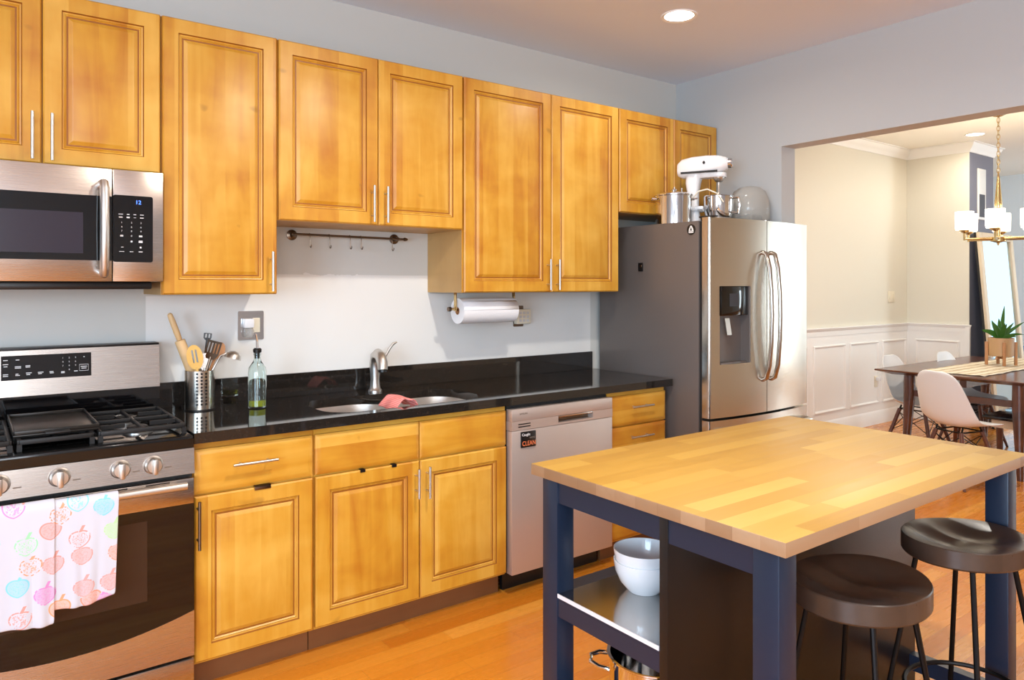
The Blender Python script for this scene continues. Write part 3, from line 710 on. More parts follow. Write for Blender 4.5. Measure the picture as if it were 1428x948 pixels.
# left door with an opening for the dispenser
DX0, DX1, DZ0, DZ1 = 2.605, 2.845, 1.022, 1.446
def slab(b, xa, xb, z0, z1, rl, rr): b.prism(fdoor(xa, xb, z0, z1, '', rl, rr), z0, z1, 'z'); return b
b = B()
slab(b, FX0, DX0, .736, 1.815, True, False); slab(b, DX1, FM - .002, .736, 1.815, False, False)
slab(b, DX0, DX1, .736, DZ0, False, False); slab(b, DX0, DX1, DZ1, 1.815, False, False)
ld = b.build('door', 'steelv', fg, smooth=25)
yd = bow(2.73)
ds = B().box(DX0 + .001, DX1 - .001, -.855, -.8335, DZ0, DZ1).box(DX0 + .0005, DX0 + .004, bow(DX0) + .004, -.855, DZ0, DZ1).box(DX1 - .004, DX1 - .0005, bow(DX1) + .004, -.855, DZ0, DZ1).box(DX0 + .004, DX1 - .004, yd + .012, -.855, DZ0, DZ0 + .008).build('dispenser_recess', 'fridgeside', ld)
B().box(DX0 + .004, DX1 - .004, yd + .004, -.856, 1.285, DZ1 - .001, bev=.004).build('dispenser_display', 'blackglass', ld)
B().box(DX0 + .07, DX0 + .15, yd + .003, yd + .0038, 1.335, 1.405).build('dispenser_screen', 'screen', ld)
B().prism([(-.872, 1.27), (-.884, 1.27), (-.900, 1.18), (-.888, 1.175)], DX0 + .055, DX0 + .095, 'x').build('dispenser_paddle', 'satin', ld)
b = B(); slab(b, FM + .003, FX1, .736, 1.815, False, True); rd = b.build('door', 'steelv', fg, smooth=25)
b = B(); slab(b, FX0, FX1, .06, .722, True, True); fz = b.build('freezer_drawer', 'steelv', fg, smooth=25)
B().tube([(2.60, bow(2.6) - .0, .655), (2.62, -.955, .655), (3.0, -.975, .655), (3.38, -.955, .655), (3.40, bow(3.4), .655)], .013, 12).build('handle', 'satin', fz)
def fh(parent, x):
    y0 = bow(x)
    pts = [(x, y0 + .0, 1.635), (x, y0 - .025, 1.625), (x, y0 - .044, 1.55), (x, y0 - .056, 1.42), (x, y0 - .06, 1.28), (x, y0 - .056, 1.14), (x, y0 - .044, 1.0), (x, y0 - .025, .93), (x, y0, .918)]
    B().tube(pts, .0125, 14, flat=1.0).build('handle', 'pull', parent)
fh(ld, 2.952); fh(rd, 3.032)
B().box(2.545, 2.575, -.905, -.80, 1.8155, 1.824, bev=.002).build('hinge_cover', 'gasket', fg)
B().box(3.246, 3.283, -.81, -.775, 1.8005, 1.818).build('hinge_cover', 'gasket', fg)
b = B().lathe([(.029, 0), (.029, -.0015), (.001, -.0015)], (2.5295, -.762, 1.754), 36, axis='x', cap0=True)
t = thing('round_sticker', 'round black sticker with a white sail emblem on the refrigerator side', 'sticker', (2.5295, -.762, 1.754))
b.build('disc', 'blackpl', t)
f = lambda pts: B().prism([(-.762 - u, 1.754 + v) for u, v in pts], 2.5274, 2.5278, 'x')
f([(-.017, -.010), (-.014, .004), (-.004, .021), (.004, .021), (.014, .004), (.017, -.010)]).build('sail_emblem', 'whitemark', t)
f([(-.007, -.008), (0, .016), (.007, -.008), (0, -.004)]).xform(Matrix.Translation((-.0006, 0, 0))).build('emblem_notch', 'blackpl', t)
f([(-.016, -.018), (-.017, -.012), (.017, -.012), (.016, -.018)]).build('emblem_bar', 'whitemark', t)
t = thing('small_magnet', 'small dark rectangular magnet high on the refrigerator side', 'magnet', (2.529, -.391, 1.53))
B().box(2.524, 2.5295, -.409, -.373, 1.532, 1.582, bev=.001).build('plate', 'blackpl', t)
B().lathe([(.009, 0), (.008, -.001), (.001, -.0015)], (2.524, -.393, 1.562), 16, axis='x').build('emblem', 'hook', t)

# ------------------------------------------------------------------ things on the refrigerator
px, py, ZF = 2.672, -.515, 1.801
t = thing('stock_pot', 'tall stainless steel stock pot with lid on top of the refrigerator, left of the mixer', 'pot', (px, py, ZF))
B().lathe([(.100, 0), (.104, .004), (.104, .165), (.107, .168), (.107, .171), (.101, .171), (.101, .010), (.001, .008)], (px, py, ZF), 44, cap0=True).build('body', 'chrome', t)
B().lathe([(.110, .1712), (.110, .176), (.100, .182), (.05, .190), (.012, .192), (.012, .199), (.018, .204), (.016, .210), (.001, .211)], (px, py, ZF), 44).build('lid', 'chrome', t)
for s in (1, -1):
    d = Vector((-.80 * s, .6 * s, 0)); q = Vector((.6, .8, 0)); c = Vector((px, py, ZF + .15))
    B().tube([c + d * .104 + q * .035, c + d * .128 + q * .03 + Vector((0, 0, .004)), c + d * .132 + Vector((0, 0, .005)), c + d * .128 - q * .03 + Vector((0, 0, .004)), c + d * .104 - q * .035], .005, 8).build('handle', 'chrome', t)

mx = thing('stand_mixer', 'white stand mixer with a steel bowl on top of the refrigerator', 'mixer', (0, 0, 0))
def sect(stations, n=20):
    rings = []
    for x, zc, hw, hh, e in stations:
        r = []
        for i in range(n):
            a = 2 * PI * i / n; ca, sa = math.cos(a), math.sin(a)
            r.append((x, hw * math.copysign(abs(ca) ** e, ca), zc + hh * math.copysign(abs(sa) ** e, sa)))
        rings.append(r)
    return rings
K = Matrix.Translation((2.86, -.505, ZF)) @ Matrix.Rotation(math.radians(-64), 4, 'Z') @ Matrix.Scale(.86, 4, (1, 0, 0))
WL[mx.name] = Vector((2.86, -.505, ZF)); mx.location = (2.86, -.505, ZF)
def mb(b, name, m, **k): return b.xform(K).build(name, m, mx, **k)
hd = mb(B().loops(sect([(-.105, .345, .02, .02, .8), (-.10, .345, .045, .04, .7), (-.07, .348, .06, .058, .65), (0, .355, .064, .062, .65), (.10, .362, .062, .058, .65), (.18, .366, .055, .050, .7), (.225, .366, .04, .038, .8), (.24, .366, .028, .028, 1)])), 'motor_head', 'white')
mb(B().loops([[(x, y, z) for x, y in rrect(.045, .225, -w_, w_, .03, 5)] for z, w_ in ((.286, .040), (.292, .046), (.306, .048), (.312, .044))]), 'head_underside', 'white')
mb(B().lathe([(.028, .238), (.028, .262), (.024, .268), (.001, .268)], (0, 0, .366), 24, axis='x'), 'attachment_hub', 'chrome')
mb(B().lathe([(.009, -.0665), (.009, -.064)], (.09, 0, .372), 16, axis='y').box(-.07, .18, -.0655, -.060, .312, .324), 'trim_band', 'gasket')
mb(B().loops([[(p[0] * s_ + o, p[1] * s_, z) for p in rrect(-.05, .05, -.045, .045, .03, 5)] for z, s_, o in ((.0, 1.2, 0), (.03, 1.0, 0), (.12, .72, .0), (.20, .76, .0), (.26, .98, .0), (.31, 1.1, .01))]), 'column', 'white')
mb(B().loops([[(x, y, z) for x, y in rrect(-.07, .26, -w_, w_, .05, 6)] for z, w_ in ((0, .078), (.018, .078), (.026, .07))]), 'base', 'white')
mb(B().box(.03, .09, -.085, -.06, .095, .115, bev=.006).box(.03, .09, .06, .085, .095, .115, bev=.006).box(-.02, .05, -.075, .075, .09, .118, bev=.006), 'bowl_arms', 'white')
bw = mb(B().lathe([(.06, .03), (.085, .045), (.099, .09), (.102, .17), (.105, .172), (.103, .175), (.098, .172), (.095, .09), (.06, .05), (.001, .048)], (.175, 0, 0), 40), 'bowl', 'chrome')
b = B().tube([(.272, -.03, .158), (.315, -.035, .160), (.322, -.035, .12), (.312, -.035, .07), (.268, -.03, .075)], .007, 10)
mb(b, 'bowl_handle', 'chrome')
mb(B().lathe([(.04, .305), (.04, .285), (.03, .270), (.022, .262), (.008, .258), (.007, .20), (.012, .19), (.001, .188)], (.175, 0, 0), 24), 'planetary_shaft', 'satin')
mb(B().tube([(-.02, -.07, .10), (.02, -.11, .15), (.07, -.13, .195), (.13, -.13, .205), (.19, -.12, .18), (.23, -.10, .13)], .0045, 8), 'power_cord', 'ivory')

px, py = 3.155, -.69
t = thing('cake_dome', 'clear grey plastic cake dome on the refrigerator, right of the mixer', 'dome', (px, py, ZF))
B().lathe([(.119, .012), (.118, .12), (.112, .17), (.092, .215), (.06, .238), (.02, .246), (.001, .247)], (px, py, ZF), 44, cap0=False).build('cover', 'thin', t, solid=.003)
B().lathe([(.124, 0), (.124, .010), (.001, .0115)], (px, py, ZF), 44).build('base_plate', 'thin', t)
b = B().box(px - .06, px + .06, py - .06, py + .06, ZF + .012, ZF + .075, bev=.02, seg=3)
o = b.build('storage_box', 'fridgeside'); tag(o, 'low grey box under the cake dome on the refrigerator', 'box')

# ------------------------------------------------------------------ counter things
ux, uy = .142, -.135
t = thing('utensil_holder', 'perforated stainless steel utensil holder on the counter beside the range', 'utensil holder', (ux, uy, ZK))
HR, HH = .0585, .165
b = B(); bm = b.bm
nA, zs = 48, [0, .012, .155, HH]
b.lathe([(HR - .003, .001), (HR - .003, HH - .001), (HR, HH), (HR, .0), (.001, .0005)], (ux, uy, ZK), 48, cap0=False, cap1=False).build('cup', 'steelv', t)
b = B()
th0 = math.atan2(-3.376 - uy, -.649 - ux)
for c in range(-1, 2):
    for k in range(10):
        a = th0 + .12 + c * .30
        n_ = Vector((math.cos(a), math.sin(a), 0)); p = Vector((ux, uy, ZK + .028 + k * .0140)) + n_ * (HR - .001)
        b.tube([p, p + n_ * .0015], .0048, 8)
b.build('punched_holes', 'blackpl', t)
B().lathe([(HR + .001, 0), (HR + .001, .006), (HR, .006)], (ux, uy, ZK), 48, cap0=False, cap1=False).build('base_ring', 'blackpl', t)
def tool(name, label, m, fn):
    o = fn(); return o
def P3(x, y, z): return Vector((x, y, z))
# rolling pin
a_ = P3(.166, -.118, ZK + .012); e_ = P3(.030, -.103, 1.335)
def along(f): return a_ + (e_ - a_) * f
t = thing('rolling_pin', 'pale wooden rolling pin leaning left out of the utensil holder', 'rolling pin', tuple(a_), 'kitchen utensils in the steel holder')
B().tube([along(0), along(.70), along(.71)], [.021, .021, .018], 18).build('barrel', 'beech', t)
B().tube([along(.712), along(.72), along(.80), along(.93), along(.985), along(1)], [.009, .011, .0125, .012, .010, .004], 16).build('handle', 'beech', t)
def spoon(name, label, m, base, tip, hw, hl, slots=0, groupname='kitchen utensils in the steel holder', th=.006, nrm=None, square=False):
    base = Vector(base); tip = Vector(tip); d = (tip - base).normalized(); L = (tip - base).length
    cam_ = Vector((-.649, -3.376, 1.449)); v = (cam_ - tip).normalized() if nrm is None else Vector(nrm).normalized()
    s = d.cross(v).normalized(); v = s.cross(d).normalized()
    t = thing(name, label, 'spatula' if square else 'spoon', tuple(base), groupname)
    hs = L - hl
    B().tube([base, base + d * (hs + .01)], .0052, 10).build('handle', m if m != 'steel' else 'satin', t)
    b = B(); pts = []
    if square: pts = [(-hw * .55, hs - .002), (hw * .55, hs - .002), (hw, hs + hl * .3), (hw, L), (-hw, L), (-hw, hs + hl * .3)]
    else: pts = [(hw * math.sin(q), hs + hl / 2 - hl / 2 * math.cos(q)) for q in [2 * PI * k / 24 for k in range(24)]]
    if slots == 0:
        b.loops([[base + s * u + d * w_ - v * (th / 2) for u, w_ in pts], [base + s * u * .98 + d * w_ + v * (th / 2) for u, w_ in pts]])
    else:
        # strips between the slots, joined by end bands
        def w_at(w_):
            if square: return hw if w_ > hs + hl * .3 else hw * (.55 + .45 * max(0, (w_ - hs) / (hl * .3)))
            q = (w_ - hs - hl / 2) / (hl / 2); return hw * math.sqrt(max(0, 1 - q * q))
        n = 26; lo, hi = hs + hl * (.28 if not square else .34), hs + hl * (.80 if not square else .88)
        sw = hw * 2 / (slots * 2 + 1) * (.55 if not square else 1)
        ws = sorted([hs + hl * i / n for i in range(n + 1)] + [lo, hi])
        for i in range(len(ws) - 1):
            w0, w1 = ws[i], ws[i + 1]; a0, a1 = w_at(w0), w_at(w1)
            segs = [(-1, 1)]
            if lo - 1e-6 <= w0 and w1 <= hi + 1e-6:
                cuts = []
                for k in range(slots):
                    c = (k - (slots - 1) / 2) * sw * 2; cuts += [c - sw / 2, c + sw / 2]
                ed = [-1] + cuts + [1]
                for k in range(0, len(ed), 2):
                    l0 = -a0 if k == 0 else ed[k]; l1 = -a1 if k == 0 else ed[k]
                    r0 = a0 if k == len(ed) - 2 else ed[k + 1]; r1 = a1 if k == len(ed) - 2 else ed[k + 1]
                    if r0 > l0 and r1 > l1:
                        q = [(l0, w0), (r0, w0), (r1, w1), (l1, w1)]
                        b.loops([[base + s * u + d * w_ - v * th / 2 for u, w_ in q], [base + s * u + d * w_ + v * th / 2 for u, w_ in q]])
            elif a0 + a1 > 1e-5:
                a0, a1 = max(a0, 1e-4), max(a1, 1e-4)
                q = [(-a0, w0), (a0, w0), (a1, w1), (-a1, w1)]
                b.loops([[base + s * u + d * w_ - v * th / 2 for u, w_ in q], [base + s * u + d * w_ + v * th / 2 for u, w_ in q]])
    b.build('head', m, t)
    return t
spoon('slotted_spoon', 'yellow bamboo spoon with slots, at the front of the utensil holder', 'bamboo', (.150, -.172, ZK + .01), (.103, -.180, 1.205), .031, .105, 2)
spoon('slotted_turner', 'grey metal slotted turner leaning over the right rim of the utensil holder', 'hook', (.118, -.158, ZK + .012), (.196, -.166, 1.216), .032, .078, 4, th=.003, square=True, nrm=(-.6, -.7, .35))
spoon('wooden_spoon', 'round brown wooden spoon behind the slotted turner', 'brownwood', (.112, -.150, ZK + .01), (.235, -.122, 1.205), .026, .075)
spoon('steel_spatula', 'short steel spatula upright in the middle of the utensil holder', 'steel', (.168, -.152, ZK + .01), (.155, -.146, 1.165), .020, .07, th=.003, square=True)
spoon('pasta_fork', 'black pronged utensil tip at the back of the utensil holder', 'blackpl', (.150, -.088, ZK + .01), (.188, -.083, 1.245), .016, .03, 2, th=.004, square=True)
t = thing('ladle', 'steel ladle hanging its bowl to the right of the utensil holder', 'ladle', (.178, -.155, ZK + .01), 'kitchen utensils in the steel holder')
B().tube([(.178, -.155, ZK + .012), (.188, -.148, 1.09), (.222, -.145, 1.150), (.245, -.145, 1.160)], .004, 10).build('handle', 'satin', t)
B().lathe([(.001, .034), (.018, .030), (.030, .018), (.036, 0), (.034, 0), (.028, .017), (.017, .0285), (.001, .032)], (0, 0, 0), 28, cap0=False, cap1=False).xform(Matrix.Translation((.272, -.145, 1.135)) @ Matrix.Rotation(math.radians(18), 4, 'Y')).build('bowl', 'satin', t)

ox, oy = .352, -.225
t = thing('oil_bottle', 'tall clear glass oil bottle with a pour spout on the counter', 'bottle', (ox, oy, ZK))
B().lathe([(.036, 0), (.038, .004), (.038, .150), (.035, .170), (.020, .192), (.0145, .205), (.0145, .222), (.016, .224), (.016, .232), (.0118, .232), (.0118, .206), (.0325, .166), (.0355, .150), (.0355, .007), (.001, .006)], (ox, oy, ZK), 36).build('glass', 'glass', t)
B().lathe([(.0345, .0075), (.0345, .032), (.001, .032)], (ox, oy, ZK), 36).build('oil', 'oil', t)
B().lathe([(.0105, .208), (.0105, .232), (.017, .234), (.018, .247), (.013, .252), (.001, .252)], (ox, oy, ZK), 24).build('stopper', 'blackpl', t)
B().tube([(ox, oy, ZK + .21), (ox, oy, ZK + .13)], .003, 8).build('inner_tube', 'satin', t)
B().tube([(ox, oy, ZK + .252), (ox - .001, oy, ZK + .285), (ox - .006, oy - .003, ZK + .312)], [.0055, .005, .0035], 10).build('pour_spout', 'chrome', t)

# outlets
t = thing('outlet_plate', 'square chrome double outlet plate on the wall above the oil bottle', 'outlet', (.392, 0, 1.20))
B().prism(rrect(.335, .450, 1.203, 1.333, .006, 4), -.007, -.0005, 'y').build('plate', 'chrome', t)
B().box(.400, .433, -.0095, -.0072, 1.236, 1.302, bev=.001).build('socket_cover', 'ivory', t)
t = thing('plug_in_freshener', 'white plug-in air freshener with clear bulb in the chrome outlet plate', 'air freshener', (.38, -.03, 1.21))
B().box(.355, .399, -.040, -.0075, 1.258, 1.300, bev=.006).build('body', 'white', t)
B().lathe([(.016, .0), (.022, -.012), (.022, -.030), (.015, -.042), (.001, -.045)], (.378, -.028, 1.2575), 24).build('refill_bulb', 'thin', t)
t = thing('outlet_plate', 'chrome outlet plate with a beige timer box, right of the paper towels', 'outlet', (1.938, 0, 1.21))
B().prism(rrect(1.885, 1.955, 1.212, 1.332, .005, 4), -.006, -.0005, 'y').build('plate', 'hook', t)
tb = B().box(1.886, 1.984, -.040, -.0065, 1.228, 1.312, bev=.003).build('timer_box', 'ivory', t)
b = B()
for i in range(3):
    for j in range(3): B().box(1.900 + i * .026, 1.918 + i * .026, -.0408, -.0402, 1.240 + j * .022, 1.254 + j * .022).build('button', 'marks', tb)

# rail with hooks
t = thing('hook_rail', 'dark metal utensil rail on the wall under the short cabinet', 'rail', (.86, -.04, 1.66))
B().tube([(.566, -.052, 1.688), (1.152, -.052, 1.684)], .0055, 12).build('bar', 'hook', t)
for x in (.583, 1.118):
    B().lathe([(.025, -.0008), (.025, -.006), (.012, -.010), (.009, -.046), (.001, -.046)], (x, 0, 1.686), 24, axis='y').build('mount', 'hook', t)
B().lathe([(.009, 1.150), (.009, 1.160), (.004, 1.170)], (0, -.052, 1.684), 16, axis='x').build('finial', 'hook', t)
for i, (x, lab) in enumerate(((.650, 'leftmost S hook on the wall rail'), (.747, 'second S hook from the left on the wall rail'), (.852, 'third S hook on the wall rail, left of the close pair'), (.910, 'fourth S hook on the wall rail, right of the close pair'), (1.079, 'rightmost S hook on the wall rail beside the round mount'))):
    zz = 1.6865 - (x - .566) * .0068
    pts = [(x, -.052 + .0078 * math.cos(a), zz + .0078 * math.sin(a)) for a in (-.6, 0, .8, 1.6, 2.4, 3.1)]
    pts += [(x, -.060, zz - .02), (x, -.060, zz - .045)] + [(x, -.068 + .009 * math.cos(a), zz - .050 + .009 * math.sin(a)) for a in (-.3, -1.2, -2.0, -3.0, -3.7)]
    o = B().tube(pts, .0021, 8).build('s_hook', 'hook'); tag(o, lab, 'hook', 'S hooks on the wall rail')

# paper towel
py, pz = -.20, 1.318
t = thing('paper_towel_holder', 'small bronze paper towel holder fixed under the tall two-door cabinet', 'paper towel holder', (1.54, py, 1.35))
B().tube([(1.335, py, pz + .0102), (1.745, py, pz + .0102)], .007, 12).build('rod', 'brass', t)
for x in (1.365, 1.738): B().box(x - .003, x + .003, py - .011, py + .011, pz, 1.4125, bev=.002).build('arm', 'brass', t)
B().lathe([(.012, 1.322), (.012, 1.337)], (0, py, pz + .0102), 18, axis='x').build('end_knob', 'hook', t)
t = thing('paper_towel_roll', 'white paper towel roll hanging under the tall two-door cabinet', 'paper towels', (1.55, py, pz - .06))
b = B().lathe([(.0195, 1.378), (.066, 1.378), (.066, 1.725), (.0195, 1.725), (.0195, 1.378)], (0, py, pz), 48, axis='x', cap0=False, cap1=False).build('roll', 'paper', t)
B().lathe([(.019, 1.377), (.0175, 1.377), (.0175, 1.726), (.019, 1.726), (.019, 1.377)], (0, py, pz), 30, axis='x', cap0=False, cap1=False).build('core', 'brownwood', t)
B().grid([[(x, py - .0665 * math.cos(a), pz + .0665 * math.sin(a)) for x in (1.379, 1.5, 1.6, 1.724)] for a in (.9, .7, .5, .3, .15, .05)]).build('loose_sheet', 'paper', t, solid=.0008)

# ------------------------------------------------------------------ island
IX0, IX1, IY0, IY1 = .753, 2.133, -2.476, -1.600
isl = thing('kitchen_island', 'black kitchen island with a butcher block top and open shelves', 'island', (1.44, -2.04, 0))
tpo = B().box(IX0, IX1, IY0, IY1, .866, .90, bev=.0025).build('top', 'butcher', isl)
for f in tpo.data.polygons:
    pass
tpo.data.materials.append(M['birch_end'])
for f in tpo.data.polygons:
    if abs(f.normal.z) < .5: f.material_index = 1
LW = .068
lx0, lx1, ly0, ly1 = IX0 + .022, IX1 - .022, IY0 + .030, IY1 - .030
for x in (lx0, lx1 - LW):
    for y in (ly0, ly1 - LW): B().box(x, x + LW, y, y + LW, 0, .8655, bev=.003).build('leg', 'black_island', isl)
B().box(lx0 + .006, lx0 + .028, ly0 + LW, ly1 - LW, .795, .8655).build('apron', 'black_island', isl)
B().box(lx1 - .028, lx1 - .006, ly0 + LW, ly1 - LW, .795, .8655).build('apron', 'black_island', isl)
B().box(lx0 + LW, lx1 - LW, ly1 - .028, ly1 - .006, .795, .8655).build('apron', 'black_island', isl)
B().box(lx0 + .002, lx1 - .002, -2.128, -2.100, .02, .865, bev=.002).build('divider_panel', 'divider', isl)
sh = B().box(lx0 + .002, lx1 - .004, -2.0995, ly1 - .004, .508, .522).build('shelf', 'black_island', isl)
# notch around legs is covered by the steel sheet lying between them
sh.data.clear_geometry()
bm = bmesh.new(); b2 = B(); b2.bm = bm
b2.box(lx0 + .004, lx1 - .004, -2.0995, ly1 - LW - .001, .505, .519).box(lx0 + LW + .001, lx1 - LW - .001, ly1 - LW - .001, ly1 - .004, .505, .519)
bmesh.ops.translate(bm, verts=bm.verts[:], vec=-wloc(sh)); bm.to_mesh(sh.data); bm.free()
st = B().box(lx0 + .003, lx1 - .005, -2.0993, ly1 - LW - .002, .5195, .524).build('steel_sheet', 'sheetsteel', sh)
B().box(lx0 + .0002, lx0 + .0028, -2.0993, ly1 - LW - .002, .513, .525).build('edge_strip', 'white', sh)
for x0_, x1_ in ((lx0 + .004, lx0 + .026), (lx1 - .026, lx1 - .004)): B().box(x0_, x1_, -2.0995, ly1 - LW - .001, .455, .5045).build('shelf_rail', 'black_island', isl)
B().box(lx0 + .004, lx1 - .004, -2.0995, ly1 - LW - .001, .140, .165).build('lower_shelf', 'black_island', isl)
B().box(lx1 - .05, lx1 - .012, ly0 + LW, -2.1285, .075, .13).build('stretcher', 'black_island', isl)

bx, by, bz = 1.006, -1.835, .5245
def bowl_thing(z, label):
    t = B().lathe([(.048, 0), (.052, .004), (.074, .03), (.088, .062), (.0925, .09), (.0925, .0945), (.089, .0945), (.084, .062), (.070, .033), (.045, .008), (.001, .007)], (bx, by, z), 44).build('cereal_bowl', 'cer')
    return tag(t, label, 'bowl', 'white bowls on the island shelf')
bowl_thing(bz, 'white ceramic bowl standing on the island shelf under another bowl')
bowl_thing(bz + .0325, 'upper white ceramic bowl nested in another on the island shelf')
qx, qy, qz = 1.005, -1.885, .1655
t = thing('saucepan', 'open stainless steel pot with loop handle on the lower island shelf', 'pot', (qx, qy, qz))
B().lathe([(.135, 0), (.140, .005), (.140, .180), (.147, .186), (.147, .190), (.137, .188), (.137, .008), (.001, .006)], (qx, qy, qz), 48).build('body', 'chrome', t)
for s in (1, -1):
    d = Vector((-.72 * s, .69 * s, 0)); q = Vector((.69, .72, 0)); c = Vector((qx, qy, qz + .155))
    B().tube([c + d * .14 + q * .05, c + d * .17 + q * .045 + Vector((0, 0, .004)), c + d * .195 + q * .02 + Vector((0, 0, .006)), c + d * .195 - q * .02 + Vector((0, 0, .006)), c + d * .17 - q * .045 + Vector((0, 0, .004)), c + d * .14 - q * .05], .0065, 10).build('handle', 'chrome', t)

# stools
def make_stool():
    t = thing('bar_stool', '', 'stool', (0, 0, 0), 'dark saddle-seat bar stools')
    nr, na = 10, 56
    def topz(x, y):
        r = math.hypot(x, y)
        return .682 - .026 * math.exp(-1.3 * ((x / .12) ** 2 + ((abs(y) - .06) / .085) ** 2)) - .012 * math.exp(-((x + .04) / .09) ** 2 - (y / .1) ** 2)
    b = B(); bm = b.bm
    rings = []
    A, Bq = .165, .19
    pr = [(.55, .620), (.97, .622), (1.0, .628)]
    for f, z in pr: rings.append([(A * f * math.cos(2 * PI * i / na), Bq * f * math.sin(2 * PI * i / na), z) for i in range(na)])
    for f in (1.0, .988, .95, .88, .8, .7, .6, .5, .4, .3, .2, .1):
        rr = [(A * f * math.cos(2 * PI * i / na), Bq * f * math.sin(2 * PI * i / na)) for i in range(na)]
        rings.append([(x, y, topz(x, y) - (.003 if f == 1.0 else 0)) for x, y in rr])
    b.loops(rings).build('seat', 'stool', t, smooth=32)
    for sx in (1, -1):
        for sy in (1, -1): B().tube([(sx * .085, sy * .10, .622), (sx * .165, sy * .185, .0)], .0078, 10).build('leg', 'stoolleg', t)
    B().tube([(.158 * math.cos(2 * PI * i / 32), .176 * math.sin(2 * PI * i / 32), .20) for i in range(32)], .0075, 8, closed=True).build('footrest_ring', 'stoolleg', t)
    B().box(-.10, .10, -.115, .115, .612, .6195).build('seat_plate', 'stoolleg', t)
    return t
s1 = make_stool(); s2 = copy_tree(s1)
s1['label'] = 'dark wooden bar stool tucked under the island beside its front leg'
s2['label'] = 'dark wooden bar stool at the right end of the island'
s1.location = (1.245, -2.378, 0); s1.rotation_euler = (0, 0, math.radians(-90))
s2.location = (1.83, -2.40, 0); s2.rotation_euler = (0, 0, math.radians(-100))

# ------------------------------------------------------------------ dining room
t = thing('dining_table', 'dark walnut dining table carrying a beige runner and a potted plant', 'table', (6.4, -.875, 0))
TX0, TX1, TY0, TY1 = 5.473, 7.35, -1.48, -.273
b = B()
b.loops([[(TX0 + i, TY0 + i, z), (TX1 - i, TY0 + i, z), (TX1 - i, TY1 - i, z), (TX0 + i, TY1 - i, z)] for i, z in ((.10, .708), (.004, .738), (0, .744), (.004, .75))]).build('top', 'walnut', t)
for sx, X in ((-1, TX0 + .17), (1, TX1 - .17)):
    for sy, Y in ((-1, TY0 + .21), (1, TY1 - .21)):
        B().tube([(X, Y, .7075), (X, Y, .55), (X + sx * .03, Y + sy * .02, 0)], [.042, .045, .022], 12).build('leg', 'walnut', t)
    B().box(X - .015, X + .015, TY0 + .245, TY1 - .245, .535, .585).build('stretcher', 'walnut', t)
B().box(TX0 + .21, TX1 - .21, -.90, -.85, .64, .70).build('centre_rail', 'walnut', t)
b = B(); P = []
for i in range(40):
    x = 5.60 + i * .047
    P.append([(x + (.012 * math.sin(j * 1.9) if i == 0 else 0), -1.06 + j * .046 + .006 * math.sin(i * .7), .7535 + .0035 * abs(math.sin(i * .9 + j * .8)) + .002 * math.sin(j * 2.1)) for j in range(11)])
o = b.grid(P).build('table_runner', 'runner', solid=.003); tag(o, 'wrinkled beige woven runner along the dining table', 'table runner')

def make_chair():
    t = thing('dining_chair', '', 'chair', (0, 0, 0), 'white shell chairs around the dining table')
    prof = [(.235, .405, .13, 0), (.225, .432, .185, .004), (.17, .442, .215, .010), (.07, .430, .228, .022), (-.04, .420, .232, .042), (-.12, .424, .232, .065), (-.175, .458, .228, .08), (-.205, .52, .22, .075), (-.225, .60, .208, .06), (-.243, .68, .193, .045), (-.258, .76, .172, .03), (-.268, .81, .135, .018), (-.272, .832, .07, .010)]
    P = []
    for k, (x, z, hw, lift) in enumerate(prof):
        r = []
        p0 = prof[max(0, k - 1)]; p1 = prof[min(len(prof) - 1, k + 1)]
        tx, tz = p1[0] - p0[0], p1[1] - p0[1]; L = math.hypot(tx, tz); nx, nz = tz / L, -tx / L
        for j in range(13):
            u = j / 12 * 2 - 1
            l = lift * abs(u) ** 2.4
            r.append((x + nx * l, hw * u, z + nz * l))
        P.append(r)
    B().grid(P).build('seat_shell', 'shell', t, solid=.007, sub=1, smooth=80)
    tops = {}
    for sx in (1, -1):
        for sy in (1, -1):
            a, c = (sx * .105 - .01, sy * .10, .385), (sx * .21 - .01, sy * .20, 0)
            B().tube([a, ((a[0] + c[0]) / 2, (a[1] + c[1]) / 2, .19), c], [.016, .0155, .010], 12).build('leg', 'dowel', t)
    b = B()
    L = lambda sx, sy, z: (sx * (.105 + .105 * (.385 - z) / .385) - .01, sy * (.10 + .10 * (.385 - z) / .385), z)
    for q in (1, -1):
        b.tube([L(1, q, .36), L(-1, q, .20)], .0035, 6); b.tube([L(-1, q, .36), L(1, q, .20)], .0035, 6)
        b.tube([L(q, 1, .36), L(q, -1, .20)], .0035, 6); b.tube([L(q, -1, .36), L(q, 1, .20)], .0035, 6)
        b.tube([L(q, 1, .385), L(q, -1, .385)], .006, 6); b.tube([L(1, q, .385), L(-1, q, .385)], .006, 6)
    for sx in (1, -1):
        for sy in (1, -1): b.tube([L(sx, sy, .38), (sx * .09 - .01, sy * .10, .419)], .007, 6)
    b.build('wire_brace', 'wire', t)
    return t
c1 = make_chair(); c2 = copy_tree(c1); c3 = copy_tree(c1)
for c, x, y, a, lab in ((c1, 5.23, -1.03, -15, 'white shell chair nearest the kitchen, at the end of the dining table'), (c2, 5.935, -.43, -92, 'white shell chair on the wall side of the table, behind the nearest chair'), (c3, 6.66, -.57, -92, 'white shell chair farthest along the wall side of the dining table')):
    c.location = (x, y, 0); c.rotation_euler = (0, 0, math.radians(a)); c['label'] = lab

